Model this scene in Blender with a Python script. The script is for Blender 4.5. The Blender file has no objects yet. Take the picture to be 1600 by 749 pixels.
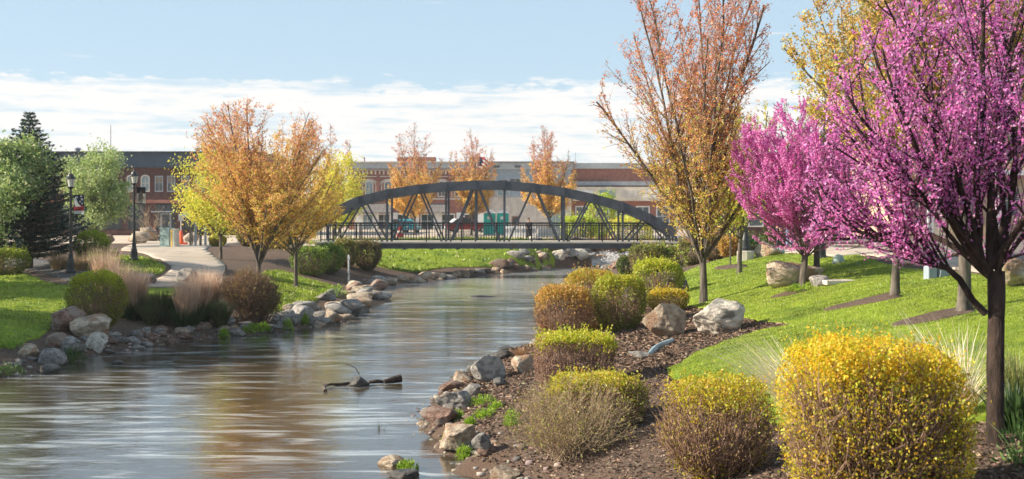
import bpy, math, random
import numpy as np
from mathutils import Vector, Matrix, noise as mnoise
from mathutils.geometry import delaunay_2d_cdt
R = math.radians
S = bpy.context.scene
COL = S.collection
# ------------------------------------------------------------------ camera
CH = 3.9                       # eye height above the water
FOC = 2000.0                   # focal length in photo pixels (1600 wide)
HY = 330.0                     # horizon row in the photo
cam_d = bpy.data.cameras.new('camera')
cam = bpy.data.objects.new('camera', cam_d); COL.objects.link(cam)
cam.location = (0, 0, CH); cam.rotation_euler = (R(90), 0, 0)
cam_d.sensor_width = 36; cam_d.lens = FOC / 1600 * 36
cam_d.shift_y = -(374.5 - HY) / 1600
cam_d.clip_start = 0.1; cam_d.clip_end = 6000
cam_d.dof.use_dof = True; cam_d.dof.focus_distance = 20; cam_d.dof.aperture_fstop = 2.8
S.camera = cam
# ------------------------------------------------------------------ sky and sun
SUN_EL = R(28); SUN_AZ = R(-94)          # azimuth from +Y, clockwise: -90 is straight from -X
sdir = Vector((math.sin(SUN_AZ) * math.cos(SUN_EL), math.cos(SUN_AZ) * math.cos(SUN_EL), math.sin(SUN_EL)))
W = bpy.data.worlds.new('World'); S.world = W; W.use_nodes = True
wn = W.node_tree.nodes; wl = W.node_tree.links; wn.clear()
def N(t, nodes=wn, **k):
    n = nodes.new(t)
    for a, v in k.items():
        if a.startswith('i_'):
            n.inputs[int(a[2:])].default_value = v
        else:
            setattr(n, a, v)
    return n
sky = N('ShaderNodeTexSky', sky_type='NISHITA', sun_disc=False, sun_elevation=SUN_EL, sun_rotation=SUN_AZ)
sky.altitude = 1300; sky.air_density = 1.0; sky.dust_density = 0.6; sky.ozone_density = 1.0
bg = N('ShaderNodeBackground', i_1=0.075); wl.new(sky.outputs[0], bg.inputs[0])
tc = N('ShaderNodeTexCoord'); sep = N('ShaderNodeSeparateXYZ'); wl.new(tc.outputs['Generated'], sep.inputs[0])
def M(op, a, b=None, c=None, nodes=None, links=None):
    n = (nodes or wn).new('ShaderNodeMath'); n.operation = op
    for i, v in enumerate((a, b, c)):
        if v is None: continue
        if isinstance(v, (int, float)): n.inputs[i].default_value = v
        else: (links or wl).new(v, n.inputs[i])
    return n.outputs[0]
def ss(x, lo, hi, nodes=None, links=None):
    n = (nodes or wn).new('ShaderNodeMapRange'); n.interpolation_type = 'SMOOTHSTEP'; n.clamp = True
    (links or wl).new(x, n.inputs[0]); n.inputs[1].default_value = lo; n.inputs[2].default_value = hi
    return n.outputs[0]
mp = N('ShaderNodeMapping'); mp.inputs['Scale'].default_value = (4, 4, 44); wl.new(tc.outputs['Generated'], mp.inputs[0])
n1 = N('ShaderNodeTexNoise'); n1.inputs['Scale'].default_value = 3.0; n1.inputs['Detail'].default_value = 9; n1.inputs['Roughness'].default_value = .62
wl.new(mp.outputs[0], n1.inputs[0])
mp2 = N('ShaderNodeMapping'); mp2.inputs['Scale'].default_value = (12, 12, 40); mp2.inputs['Location'].default_value = (3, 1, 7); wl.new(tc.outputs['Generated'], mp2.inputs[0])
n2 = N('ShaderNodeTexNoise'); n2.inputs['Scale'].default_value = 3.0; n2.inputs['Detail'].default_value = 7; n2.inputs['Roughness'].default_value = .6
wl.new(mp2.outputs[0], n2.inputs[0])
z = sep.outputs[2]
zb = M('ADD', z, M('MULTIPLY', M('SUBTRACT', n2.outputs[0], .5), .045))
band = M('SUBTRACT', 1.0, ss(zb, .093, .101))
dens = ss(M('ADD', n1.outputs[0], M('MULTIPLY', n2.outputs[0], .35)), .48, .72)
dens = M('ADD', M('MULTIPLY', dens, .82), .16)
m1 = M('MULTIPLY', band, dens)
# thin wisps above the bank
mp3 = N('ShaderNodeMapping'); mp3.inputs['Scale'].default_value = (5, 5, 60); mp3.inputs['Location'].default_value = (0.7, 2, 1); wl.new(tc.outputs['Generated'], mp3.inputs[0])
n3 = N('ShaderNodeTexNoise'); n3.inputs['Scale'].default_value = 1.6; n3.inputs['Detail'].default_value = 6; wl.new(mp3.outputs[0], n3.inputs[0])
m2 = M('MULTIPLY', ss(n3.outputs[0], .66, .76), M('MULTIPLY', ss(z, .10, .12), .6))
mk = M('MAXIMUM', m1, m2)
haze_m = M('ADD', M('MULTIPLY', M('SUBTRACT', 1.0, ss(z, .0, .9)), .22), .50)
hz = N('ShaderNodeBackground'); hz.inputs[0].default_value = (.60, .79, .94, 1); hz.inputs[1].default_value = .52
cl = N('ShaderNodeBackground'); cl.inputs[0].default_value = (1.0, .985, .96, 1); cl.inputs[1].default_value = .53
mx0 = N('ShaderNodeMixShader'); wl.new(haze_m, mx0.inputs[0]); wl.new(bg.outputs[0], mx0.inputs[1]); wl.new(hz.outputs[0], mx0.inputs[2])
mx = N('ShaderNodeMixShader'); wl.new(mk, mx.inputs[0]); wl.new(mx0.outputs[0], mx.inputs[1]); wl.new(cl.outputs[0], mx.inputs[2])
wo = N('ShaderNodeOutputWorld'); wl.new(mx.outputs[0], wo.inputs[0])
W.cycles.sampling_method = 'MANUAL'; W.cycles.sample_map_resolution = 512
sd = bpy.data.lights.new('sun', 'SUN'); sd.energy = 5.0; sd.angle = R(.6); sd.color = (1, .88, .71)
so = bpy.data.objects.new('sun', sd); COL.objects.link(so); so.rotation_euler = sdir.to_track_quat('Z', 'Y').to_euler()
S.view_settings.view_transform = 'Standard'; S.view_settings.look = 'None'; S.view_settings.exposure = 0.97; S.view_settings.gamma = 1
S.cycles.max_bounces = 6; S.cycles.transparent_max_bounces = 8
S.cycles.use_denoising = True
# ------------------------------------------------------------------ helpers
def tag(o, label=None, cat=None, group=None, kind=None):
    if label: o['label'] = label
    if cat: o['category'] = cat
    if group: o['group'] = group
    if kind: o['kind'] = kind
    return o
def empty(name, loc, rz=0, label=None, cat=None, group=None):
    o = bpy.data.objects.new(name, None); COL.objects.link(o); o.location = loc; o.rotation_euler = (0, 0, rz)
    o.empty_display_size = .2
    return tag(o, label, cat, group)
def link_mesh(name, me, parent=None, loc=None):
    o = bpy.data.objects.new(name, me); COL.objects.link(o)
    if parent is not None: o.parent = parent
    if loc is not None: o.location = loc
    return o
def kids(o): return [c for c in bpy.data.objects if c.parent == o]
def copy_tree(o, km=None, parent=None):
    c = o.copy(); COL.objects.link(c)
    if parent is not None: c.parent = parent
    for ch in km.get(o.name, []): copy_tree(ch, km, c)
    return c
def kidmap():
    km = {}
    for o in bpy.data.objects:
        if o.parent is not None: km.setdefault(o.parent.name, []).append(o)
    return km
def np_mesh(name, v, f, mat=None, smooth=False, col=None):
    """v (n,3), f (m,k) of equal-size polygons"""
    me = bpy.data.meshes.new(name)
    v = np.ascontiguousarray(v, dtype=np.float32); f = np.ascontiguousarray(f, dtype=np.int32)
    m, k = f.shape
    me.vertices.add(len(v)); me.vertices.foreach_set('co', v.ravel())
    me.loops.add(m * k); me.loops.foreach_set('vertex_index', f.ravel())
    me.polygons.add(m); me.polygons.foreach_set('loop_start', np.arange(0, m * k, k, dtype=np.int32))
    if smooth: me.polygons.foreach_set('use_smooth', np.ones(m, dtype=bool))
    if col is not None:
        a = me.attributes.new('tint', 'FLOAT_COLOR', 'CORNER')
        c = np.ones((m, k, 4), dtype=np.float32); c[:, :, :3] = col[:, None, :]
        a.data.foreach_set('color', c.ravel())
    me.update(calc_edges=True)
    if mat: me.materials.append(mat)
    return me
class MB:
    def __init__(s): s.v = []; s.f = []
    def add(s, vs, fs):
        b = len(s.v); s.v += [tuple(p) for p in vs]; s.f += [tuple(i + b for i in q) for q in fs]; return s
    def box(s, c, d, rz=0, ry=0):
        x, y, zz = d[0] / 2, d[1] / 2, d[2] / 2
        m = Matrix.Rotation(rz, 3, 'Z') @ Matrix.Rotation(ry, 3, 'Y')
        vs = [Vector(c) + m @ Vector((a * x, b * y, e * zz)) for a in (-1, 1) for b in (-1, 1) for e in (-1, 1)]
        return s.add(vs, [(0, 1, 3, 2), (4, 6, 7, 5), (0, 4, 5, 1), (2, 3, 7, 6), (0, 2, 6, 4), (1, 5, 7, 3)])
    def bar(s, p, q, w, h, up=(0, 0, 1)):
        p = Vector(p); q = Vector(q); d = (q - p).normalized(); u = Vector(up)
        sx = d.cross(u); sx = sx.normalized() if sx.length > 1e-4 else Vector((0, 1, 0)); u = sx.cross(d)
        vs = [e + sx * a * w / 2 + u * b * h / 2 for e in (p, q) for a, b in ((-1, -1), (1, -1), (1, 1), (-1, 1))]
        return s.add(vs, [(0, 1, 2, 3), (7, 6, 5, 4), (0, 4, 5, 1), (1, 5, 6, 2), (2, 6, 7, 3), (3, 7, 4, 0)])
    def lathe(s, prof, c=(0, 0, 0), n=12):
        vs = []; fs = []
        for r, zz in prof:
            for i in range(n):
                a = 2 * math.pi * i / n; vs.append((c[0] + r * math.cos(a), c[1] + r * math.sin(a), c[2] + zz))
        for j in range(len(prof) - 1):
            for i in range(n):
                i2 = (i + 1) % n; fs.append((j * n + i, j * n + i2, (j + 1) * n + i2, (j + 1) * n + i))
        fs.append(tuple(range(n - 1, -1, -1))); fs.append(tuple(range((len(prof) - 1) * n, len(prof) * n)))
        return s.add(vs, fs)
    def tube(s, pts, rad, n=6):
        P = [Vector(p) for p in pts]; vs = []; fs = []
        for i, p in enumerate(P):
            d = (P[min(i + 1, len(P) - 1)] - P[max(i - 1, 0)]).normalized()
            a = d.cross(Vector((.3, .9, .1))).normalized(); b = d.cross(a)
            r = rad[i] if hasattr(rad, '__len__') else rad
            for k in range(n):
                t = 2 * math.pi * k / n; vs.append(p + a * r * math.cos(t) + b * r * math.sin(t))
        for j in range(len(P) - 1):
            for k in range(n):
                k2 = (k + 1) % n; fs.append((j * n + k, j * n + k2, (j + 1) * n + k2, (j + 1) * n + k))
        fs.append(tuple(range(n - 1, -1, -1))); fs.append(tuple(range((len(P) - 1) * n, len(P) * n)))
        return s.add(vs, fs)
    def prism(s, poly, y0, y1):
        """poly in (x,z), extruded along y"""
        n = len(poly)
        vs = [(x, y0, zz) for x, zz in poly] + [(x, y1, zz) for x, zz in poly]
        fs = [tuple(range(n)), tuple(range(2 * n - 1, n - 1, -1))] + [(i, i + n, (i + 1) % n + n, (i + 1) % n) for i in range(n)]
        return s.add(vs, fs)
    def mesh(s, name, m, smooth=False):
        me = bpy.data.meshes.new(name); me.from_pydata(s.v, [], s.f); me.update()
        if m: me.materials.append(m)
        if smooth: me.polygons.foreach_set('use_smooth', [True] * len(me.polygons))
        return me
    def build(s, name, m, parent=None, loc=None, smooth=False, bevel=0):
        o = link_mesh(name, s.mesh(name, m, smooth), parent, loc)
        if bevel:
            b = o.modifiers.new('bevel', 'BEVEL'); b.width = bevel; b.segments = 2; b.limit_method = 'ANGLE'
        return o
# ------------------------------------------------------------------ materials
def newmat(name):
    m = bpy.data.materials.new(name); m.use_nodes = True
    nt = m.node_tree; nt.nodes.clear()
    o = nt.nodes.new('ShaderNodeOutputMaterial')
    return m, nt.nodes, nt.links, o
def noisy(name, c1, c2, scale=4, rough=.85, bump=.3, bscale=None, c3=None, scale3=.6, metallic=0, stretch=(1, 1, 1), randv=0, detail=6, dist=.02, spec=.3, lo=.35, hi=.65, lo3=.5, hi3=.62):
    m, ns, ls, out = newmat(name)
    b = ns.new('ShaderNodeBsdfPrincipled'); ls.new(b.outputs[0], out.inputs[0])
    b.inputs['Roughness'].default_value = rough; b.inputs['Metallic'].default_value = metallic
    b.inputs['Specular IOR Level'].default_value = spec
    t = ns.new('ShaderNodeTexCoord'); mpn = ns.new('ShaderNodeMapping'); mpn.inputs['Scale'].default_value = stretch
    ls.new(t.outputs['Object'], mpn.inputs[0])
    vec = mpn.outputs[0]
    oi = ns.new('ShaderNodeObjectInfo')
    if randv:
        ad = ns.new('ShaderNodeVectorMath'); ad.operation = 'ADD'; ls.new(vec, ad.inputs[0])
        sc = ns.new('ShaderNodeMath'); sc.operation = 'MULTIPLY'; sc.inputs[1].default_value = 37; ls.new(oi.outputs['Random'], sc.inputs[0])
        ls.new(sc.outputs[0], ad.inputs[1]); vec = ad.outputs[0]
    n = ns.new('ShaderNodeTexNoise'); n.inputs['Scale'].default_value = scale; n.inputs['Detail'].default_value = detail; n.inputs['Roughness'].default_value = .6
    ls.new(vec, n.inputs[0])
    f = ss(n.outputs[0], lo, hi, ns, ls)
    mxn = ns.new('ShaderNodeMix'); mxn.data_type = 'RGBA'; ls.new(f, mxn.inputs[0]); mxn.inputs[6].default_value = (*c1, 1); mxn.inputs[7].default_value = (*c2, 1)
    col = mxn.outputs[2]
    if c3:
        n3_ = ns.new('ShaderNodeTexNoise'); n3_.inputs['Scale'].default_value = scale3; n3_.inputs['Detail'].default_value = 4; ls.new(vec, n3_.inputs[0])
        f3 = ss(n3_.outputs[0], lo3, hi3, ns, ls)
        m3 = ns.new('ShaderNodeMix'); m3.data_type = 'RGBA'; ls.new(f3, m3.inputs[0]); ls.new(col, m3.inputs[6]); m3.inputs[7].default_value = (*c3, 1); col = m3.outputs[2]
    if randv:
        hs = ns.new('ShaderNodeHueSaturation'); ls.new(col, hs.inputs['Color'])
        mr = ns.new('ShaderNodeMapRange'); ls.new(oi.outputs['Random'], mr.inputs[0]); mr.inputs[3].default_value = 1 - randv; mr.inputs[4].default_value = 1 + randv
        ls.new(mr.outputs[0], hs.inputs['Value']); col = hs.outputs[0]
    ls.new(col, b.inputs['Base Color'])
    if bump:
        n4 = ns.new('ShaderNodeTexNoise'); n4.inputs['Scale'].default_value = bscale or scale * 3; n4.inputs['Detail'].default_value = 8; n4.inputs['Roughness'].default_value = .65; ls.new(vec, n4.inputs[0])
        bp = ns.new('ShaderNodeBump'); bp.inputs['Strength'].default_value = bump; bp.inputs['Distance'].default_value = dist; ls.new(n4.outputs[0], bp.inputs['Height'])
        ls.new(bp.outputs[0], b.inputs['Normal'])
    return m
def flat(name, c, rough=.6, metallic=0, spec=.5, emit=0):
    m = noisy(name, tuple(x * .88 for x in c), tuple(min(1, x * 1.1) for x in c), 1.7, rough, .05, 20, metallic=metallic, spec=spec)
    if emit:
        b = [n for n in m.node_tree.nodes if n.type == 'BSDF_PRINCIPLED'][0]
        b.inputs['Emission Color'].default_value = (*c, 1); b.inputs['Emission Strength'].default_value = emit
    return m
def leafmat(name, trans=.42, rough=.55, gloss=.04):
    m, ns, ls, out = newmat(name)
    a = ns.new('ShaderNodeAttribute'); a.attribute_name = 'tint'
    d = ns.new('ShaderNodeBsdfDiffuse'); t = ns.new('ShaderNodeBsdfTranslucent'); g = ns.new('ShaderNodeBsdfGlossy'); g.inputs['Roughness'].default_value = rough
    ls.new(a.outputs['Color'], d.inputs[0]); ls.new(a.outputs['Color'], t.inputs[0])
    m1_ = ns.new('ShaderNodeMixShader'); m1_.inputs[0].default_value = trans; ls.new(d.outputs[0], m1_.inputs[1]); ls.new(t.outputs[0], m1_.inputs[2])
    m2_ = ns.new('ShaderNodeMixShader'); m2_.inputs[0].default_value = gloss; ls.new(m1_.outputs[0], m2_.inputs[1]); ls.new(g.outputs[0], m2_.inputs[2])
    ls.new(m2_.outputs[0], out.inputs[0]); return m
def glassy(name, c, rough=.08):
    m = flat(name, c, rough, spec=.9); return m
MAT = {}
MAT['leaf'] = leafmat('leaf', .5); MAT['petal'] = leafmat('petal', .5, .6, .02); MAT['blade'] = leafmat('blade', .35, .5, .05)
MAT['bark_grey'] = noisy('bark_grey', (.065, .055, .046), (.17, .145, .12), 9, .9, .6, 25, stretch=(1, 1, .25))
MAT['bark_dark'] = noisy('bark_dark', (.022, .015, .012), (.065, .043, .033), 12, .9, .9, 30, stretch=(1, 1, .3), dist=.03)
MAT['twig'] = noisy('twig', (.20, .12, .08), (.34, .22, .15), 8, .9, 0); MAT['twig_pink'] = noisy('twig_pink', (.30, .19, .15), (.46, .31, .24), 8, .9, 0)
MAT['twig_pale'] = noisy('twig_pale', (.26, .19, .13), (.42, .32, .22), 8, .9, 0)
MAT['soil'] = noisy('mulch_soil', (.065, .044, .033), (.17, .118, .088), 14, .95, .9, 30, c3=(.13, .085, .06), scale3=1.2, dist=.05)
MAT['chip'] = leafmat('mulch_chip', .0, .8, .02)
MAT['lawn'] = noisy('lawn_turf', (.15, .22, .012), (.24, .31, .022), 9, .9, .6, 45, c3=(.10, .17, .012), scale3=.7, lo3=.52, hi3=.7, dist=.05, detail=10)
MAT['concrete'] = noisy('path_concrete', (.40, .33, .265), (.50, .42, .34), 1.3, .9, .2, 30, c3=(.36, .31, .26), scale3=.5, dist=.01)
MAT['plaza'] = noisy('plaza_paving', (.48, .39, .30), (.62, .52, .41), .7, .9, .3, 8, c3=(.30, .24, .19), scale3=.2)
MAT['asphalt'] = noisy('asphalt', (.16, .13, .115), (.24, .20, .175), 1.2, .9, .3, 20)
MAT['gravel'] = noisy('gravel', (.06, .055, .055), (.19, .18, .17), 9, .9, .9, 14, dist=.06, lo=.45, hi=.6)
MAT['rock_grey'] = noisy('rock_grey', (.14, .13, .122), (.38, .355, .33), 2.8, .85, 1.0, 8, c3=(.36, .34, .31), scale3=1.5, randv=.25, dist=.06)
MAT['rock_tan'] = noisy('rock_tan', (.27, .21, .155), (.58, .48, .37), 2.8, .88, 1.0, 7, c3=(.36, .23, .15), scale3=1.1, randv=.15, dist=.07)
MAT['rock_red'] = noisy('rock_red', (.15, .085, .065), (.34, .22, .17), 2.6, .88, 1.0, 8, c3=(.30, .24, .20), scale3=1.0, randv=.15, dist=.06)
MAT['rock_pale'] = noisy('rock_pale', (.44, .39, .33), (.70, .64, .55), 2.4, .88, 1.0, 4, c3=(.22, .19, .16), scale3=1.4, randv=.1, dist=.08, lo3=.56, hi3=.64)
MAT['rock_wet'] = noisy('rock_wet', (.03, .028, .025), (.11, .095, .08), 2.5, .45, .8, 6, randv=.2, dist=.05, spec=.6)
MAT['steel'] = noisy('bridge_steel', (.055, .062, .076), (.085, .094, .112), 2, .5, .15, 12, c3=(.085, .07, .06), scale3=1.3, spec=.4, lo3=.62, hi3=.75)
MAT['deck'] = flat('deck_concrete', (.50, .46, .40), .9)
MAT['black'] = flat('black_metal', (.018, .022, .026), .45)
MAT['lamp_glass'] = flat('lamp_glass', (.78, .74, .66), .25)
MAT['white'] = flat('white_paint', (.75, .74, .72), .6)
MAT['grey'] = flat('grey_paint', (.30, .33, .36), .6)
MAT['galv'] = flat('galvanised_metal', (.42, .44, .45), .5, .3)
MAT['brick_dark'] = noisy('dark_brick', (.075, .037, .034), (.115, .058, .052), 3, .9, .2, 30)
MAT['brick_red'] = noisy('red_brick', (.27, .115, .085), (.36, .165, .125), 2.5, .9, .2, 30)
MAT['navy'] = flat('navy_fascia', (.034, .060, .095), .5)
MAT['stone_trim'] = flat('stone_trim', (.62, .56, .50), .8)
MAT['window'] = glassy('window_glass', (.10, .13, .15)); MAT['window_blue'] = glassy('bright_window_glass', (.20, .29, .32), .15)
MAT['window_dark'] = glassy('dark_window_glass', (.025, .038, .045))
MAT['blind'] = flat('window_blind', (.24, .19, .14), .6)
MAT['siding'] = flat('grey_siding', (.30, .36, .42), .7); MAT['stucco'] = flat('pale_stucco', (.58, .52, .46), .9)
MAT['teal'] = flat('teal_plastic', (.0, .42, .36), .4); MAT['orange'] = flat('orange_plastic', (.85, .12, .03), .5)
MAT['pale_green'] = flat('pale_green_metal', (.26, .36, .34), .6); MAT['sign_green'] = flat('green_sign', (.02, .25, .13), .5)
MAT['roof'] = noisy('roof_shingle', (.14, .13, .13), (.24, .22, .21), 5, .9, .4, 20)
MAT['cream'] = flat('cream_stone', (.68, .60, .48), .8); MAT['tan_wall'] = flat('tan_stucco', (.60, .45, .30), .9)
MAT['car_teal'] = flat('teal_car_paint', (.01, .38, .42), .25); MAT['car_red'] = flat('red_car_paint', (.30, .02, .02), .25); MAT['car_white'] = flat('white_car_paint', (.72, .72, .74), .25)
MAT['rubber'] = flat('rubber', (.02, .02, .02), .8); MAT['yellow'] = flat('yellow_paint', (.75, .48, .03), .6)
MAT['blue_sheet'] = flat('pale_blue_plastic', (.30, .40, .45), .5)
MAT['cloth_navy'] = flat('navy_cloth', (.015, .028, .07), .9); MAT['cloth_red'] = flat('red_cloth', (.42, .035, .045), .9); MAT['cloth_white'] = flat('white_cloth', (.72, .70, .68), .9)
MAT['jeans'] = flat('light_denim', (.16, .26, .42), .9); MAT['dark_cloth'] = flat('dark_cloth', (.02, .02, .025), .9); MAT['skin'] = flat('skin', (.45, .27, .19), .6); MAT['hair'] = flat('brown_hair', (.06, .035, .02), .7)
# ------------------------------------------------------------------ terrain
def wat(px, py, zz=0.0):
    D = (CH - zz) * FOC / (py - HY); return ((px - 800) / FOC * D, D)
LB = [(-12, -30), (-12.5, 5), (-12.8, 24)] + [wat(*p) for p in [(-60, 605), (0, 592), (60, 583), (90, 570), (150, 556), (200, 548), (240, 540), (300, 532), (370, 526), (440, 518), (480, 512), (531, 507), (549, 492), (583, 479), (613, 471), (588, 457), (601, 449), (640, 443), (700, 437), (760, 431), (830, 424), (865, 420), (935, 416), (1000, 411)]] + [(17, 103), (30, 112), (60, 118)]
RB = [(60, 108), (30, 101), (18, 92), (11, 87.5)] + [wat(*p) for p in [(950, 422), (938, 430), (905, 440), (872, 455), (850, 470), (842, 500), (836, 530), (836, 547), (800, 556), (772, 556), (725, 580), (692, 608), (662, 640), (650, 668), (688, 690), (676, 706), (730, 716), (702, 740), (765, 750)]] + [(0, 16.6), (.25, 12), (.4, 5), (0, -30)]
RIV = np.array(LB + RB)
def seg_dist(P):
    d = np.full(len(P), 1e9); ins = np.zeros(len(P), bool); n = len(RIV)
    for i in range(n):
        a = RIV[i]; b = RIV[(i + 1) % n]; ab = b - a
        t = np.clip(((P - a) @ ab) / (ab @ ab), 0, 1)
        q = P - (a + t[:, None] * ab); d = np.minimum(d, np.hypot(q[:, 0], q[:, 1]))
        c = (a[1] > P[:, 1]) != (b[1] > P[:, 1])
        with np.errstate(divide='ignore', invalid='ignore'):
            xi = (b[0] - a[0]) * (P[:, 1] - a[1]) / (b[1] - a[1]) + a[0]
        ins ^= c & (P[:, 0] < xi)
    return d, ins
CPX = [(800, 620, .35), (860, 600, .75), (900, 749, .85), (1000, 700, 1.0), (1000, 640, 1.0), (1050, 600, 1.15), (960, 560, .9), (1050, 545, 1.05), (900, 540, .7), (1128, 523, 1.15), (1250, 510, 1.55), (1200, 600, 1.4), (1365, 800, 1.5), (1500, 749, 1.6), (1558, 690, 1.75), (1100, 749, 1.15), (1600, 600, 2.0), (1508, 490, 2.1), (1398, 465, 2.15), (1252, 450, 1.9), (1600, 490, 2.3), (1450, 420, 2.4), (1280, 408, 2.4), (1180, 395, 2.2), (1060, 430, 1.35), (1100, 475, 1.35), (1000, 470, .95), (900, 500, .6), (1140, 418, 1.75), (1300, 380, 2.3), (1600, 430, 2.5), (1600, 400, 2.5), (1500, 390, 2.4), (1450, 378, 2.3), (1300, 372, 2.1), (1050, 395, 1.6), (980, 425, .7), (940, 450, .6),
       (0, 520, .7), (60, 500, .75), (140, 500, .5), (0, 430, 1.25), (0, 410, 1.4), (100, 440, 1.2), (110, 425, 1.45), (230, 445, 1.25), (300, 440, 1.2), (340, 430, 1.25), (210, 405, 1.7), (240, 388, 1.75), (300, 385, 1.75), (200, 380, 1.7), (440, 480, .5), (490, 450, .55), (440, 430, .95), (520, 445, .35), (420, 410, 1.25), (380, 400, 1.5), (560, 430, .5), (300, 500, .45), (380, 490, .5), (200, 500, .5),
       (590, 418, .45), (720, 418, .4), (850, 416, .4), (600, 394, 1.25), (720, 394, 1.25), (850, 395, 1.2), (900, 405, .8), (480, 400, 1.5), (500, 392, 1.6)]
CP = [((px - 800) / FOC * (CH - zz) * FOC / (py - HY), (CH - zz) * FOC / (py - HY), zz) for px, py, zz in CPX]
CP += [(-12.6, 74, 1.75), (10.5, 74, 1.75), (45, 30, 2.5), (60, 60, 2.3), (20, 20, 2.4), (15, 8, 2.1), (8, 2, 1.8), (3, 0, 1.2), (-40, 30, 1.6), (-35, 50, 1.7), (-30, 5, 1.4), (-18, 10, 1.0), (30, 85, 2.0), (-40, 80, 1.7), (-20, 95, 1.6), (0, 98, 1.6), (12, 100, 1.5)]
CP = np.array(CP)
def _phi(r2): return np.where(r2 > 0, .5 * r2 * np.log(np.maximum(r2, 1e-12)), 0)
_n = len(CP); _r2 = ((CP[:, None, :2] - CP[None, :, :2]) ** 2).sum(2)
_A = np.zeros((_n + 3, _n + 3)); _A[:_n, :_n] = _phi(_r2) + np.eye(_n) * 1.5; _A[:_n, _n] = 1; _A[:_n, _n + 1:] = CP[:, :2]; _A[_n, :_n] = 1; _A[_n + 1:, :_n] = CP[:, :2].T
_w = np.linalg.solve(_A, np.concatenate([CP[:, 2], np.zeros(3)]))
def _sm(x, a, b): t = np.clip((x - a) / (b - a), 0, 1); return t * t * (3 - 2 * t)
def hraw(P):
    P = np.asarray(P, float); out = np.empty(len(P))
    for i in range(0, len(P), 20000):
        Q = P[i:i + 20000]; r2 = ((Q[:, None, :] - CP[None, :, :2]) ** 2).sum(2)
        out[i:i + 20000] = _phi(r2) @ _w[:_n] + _w[_n] + Q @ _w[_n + 1:]
    out = np.clip(out, .22, 2.6)
    far = np.maximum(_sm(P[:, 1], 92, 104), np.maximum(_sm(-P[:, 0], 32, 45), _sm(P[:, 0], 50, 70)))
    far = np.maximum(far, _sm(-P[:, 1], 5, 25))
    out = out * (1 - far) + 1.6 * far
    d, ins = seg_dist(P)
    o2 = out * (1 - np.exp(-d / .9)) + .02
    return np.where(ins, -.04 - np.minimum(d * .35, .6), o2)
XS = np.concatenate([[-1500, -700, -300, -150, -90, -60, -45, -36, -30, -26], np.arange(-23, 22.01, .25), [25, 30, 36, 45, 60, 90, 150, 300, 700, 1500]])
YS = np.concatenate([[-600, -200, -60, -20, -5, 2], np.arange(7, 104.01, .25), [112, 125, 150, 200, 300, 600, 1200, 3000]])
GX, GY = np.meshgrid(XS, YS)
GP = np.stack([GX.ravel(), GY.ravel()], 1)
GZ = hraw(GP)
rs = np.random.RandomState(3)
def H(x, y):
    Z = GZ.reshape(GX.shape)
    i = min(max(np.searchsorted(XS, x) - 1, 0), len(XS) - 2); j = min(max(np.searchsorted(YS, y) - 1, 0), len(YS) - 2)
    u = (x - XS[i]) / (XS[i + 1] - XS[i]); v = (y - YS[j]) / (YS[j + 1] - YS[j])
    return float(Z[j, i] * (1 - u) * (1 - v) + Z[j, i + 1] * u * (1 - v) + Z[j + 1, i] * (1 - u) * v + Z[j + 1, i + 1] * u * v)
def HV(P):
    Z = GZ.reshape(GX.shape)
    i = np.clip(np.searchsorted(XS, P[:, 0]) - 1, 0, len(XS) - 2); j = np.clip(np.searchsorted(YS, P[:, 1]) - 1, 0, len(YS) - 2)
    u = (P[:, 0] - XS[i]) / (XS[i + 1] - XS[i]); v = (P[:, 1] - YS[j]) / (YS[j + 1] - YS[j])
    return Z[j, i] * (1 - u) * (1 - v) + Z[j, i + 1] * u * (1 - v) + Z[j + 1, i] * (1 - u) * v + Z[j + 1, i + 1] * u * v
def hit(px, py):
    """first point of the ground seen through a photo pixel"""
    D = 8.0; step = .25; s = (px - 800) / FOC; k = (py - HY) / FOC
    while D < 400:
        if CH - k * D <= max(H(s * D, D), 0.0):
            lo, hi = D - step, D
            for _ in range(12):
                mid = (lo + hi) / 2
                if CH - k * mid <= max(H(s * mid, mid), 0.0): hi = mid
                else: lo = mid
            return (s * hi, hi, max(H(s * hi, hi), 0.0))
        D += step
    return (s * 400, 400, 1.6)
def at(px, D): x = (px - 800) / FOC * D; return (x, D, H(x, D))
def zpx(py, D): return CH - (py - HY) * D / FOC
nx, ny = len(XS), len(YS)
idx = np.arange(nx * ny).reshape(ny, nx)
F = np.stack([idx[:-1, :-1].ravel(), idx[:-1, 1:].ravel(), idx[1:, 1:].ravel(), idx[1:, :-1].ravel()], 1)
g = link_mesh('ground', np_mesh('ground', np.column_stack([GP, GZ]), F, MAT['soil'], True)); tag(g, kind='structure')
def spline(pts, n=6):
    P = [Vector((p[0], p[1], 0)) for p in pts]; out = []; m = len(P)
    for i in range(m):
        a, b, c, d = P[i - 1], P[i], P[(i + 1) % m], P[(i + 2) % m]
        for k in range(n):
            t = k / n; out.append(tuple((.5 * ((2 * b) + (c - a) * t + (2 * a - 5 * b + 4 * c - d) * t * t + (3 * b - 3 * c + d - a) * t ** 3))[:2]))
    return out
def inpoly(P, poly):
    ins = np.zeros(len(P), bool); n = len(poly)
    for i in range(n):
        a = poly[i]; b = poly[(i + 1) % n]
        c = (a[1] > P[:, 1]) != (b[1] > P[:, 1])
        if a[1] == b[1]: continue
        xi = (b[0] - a[0]) * (P[:, 1] - a[1]) / (b[1] - a[1]) + a[0]; ins ^= c & (P[:, 0] < xi)
    return ins
SHEETS = {}
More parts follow.
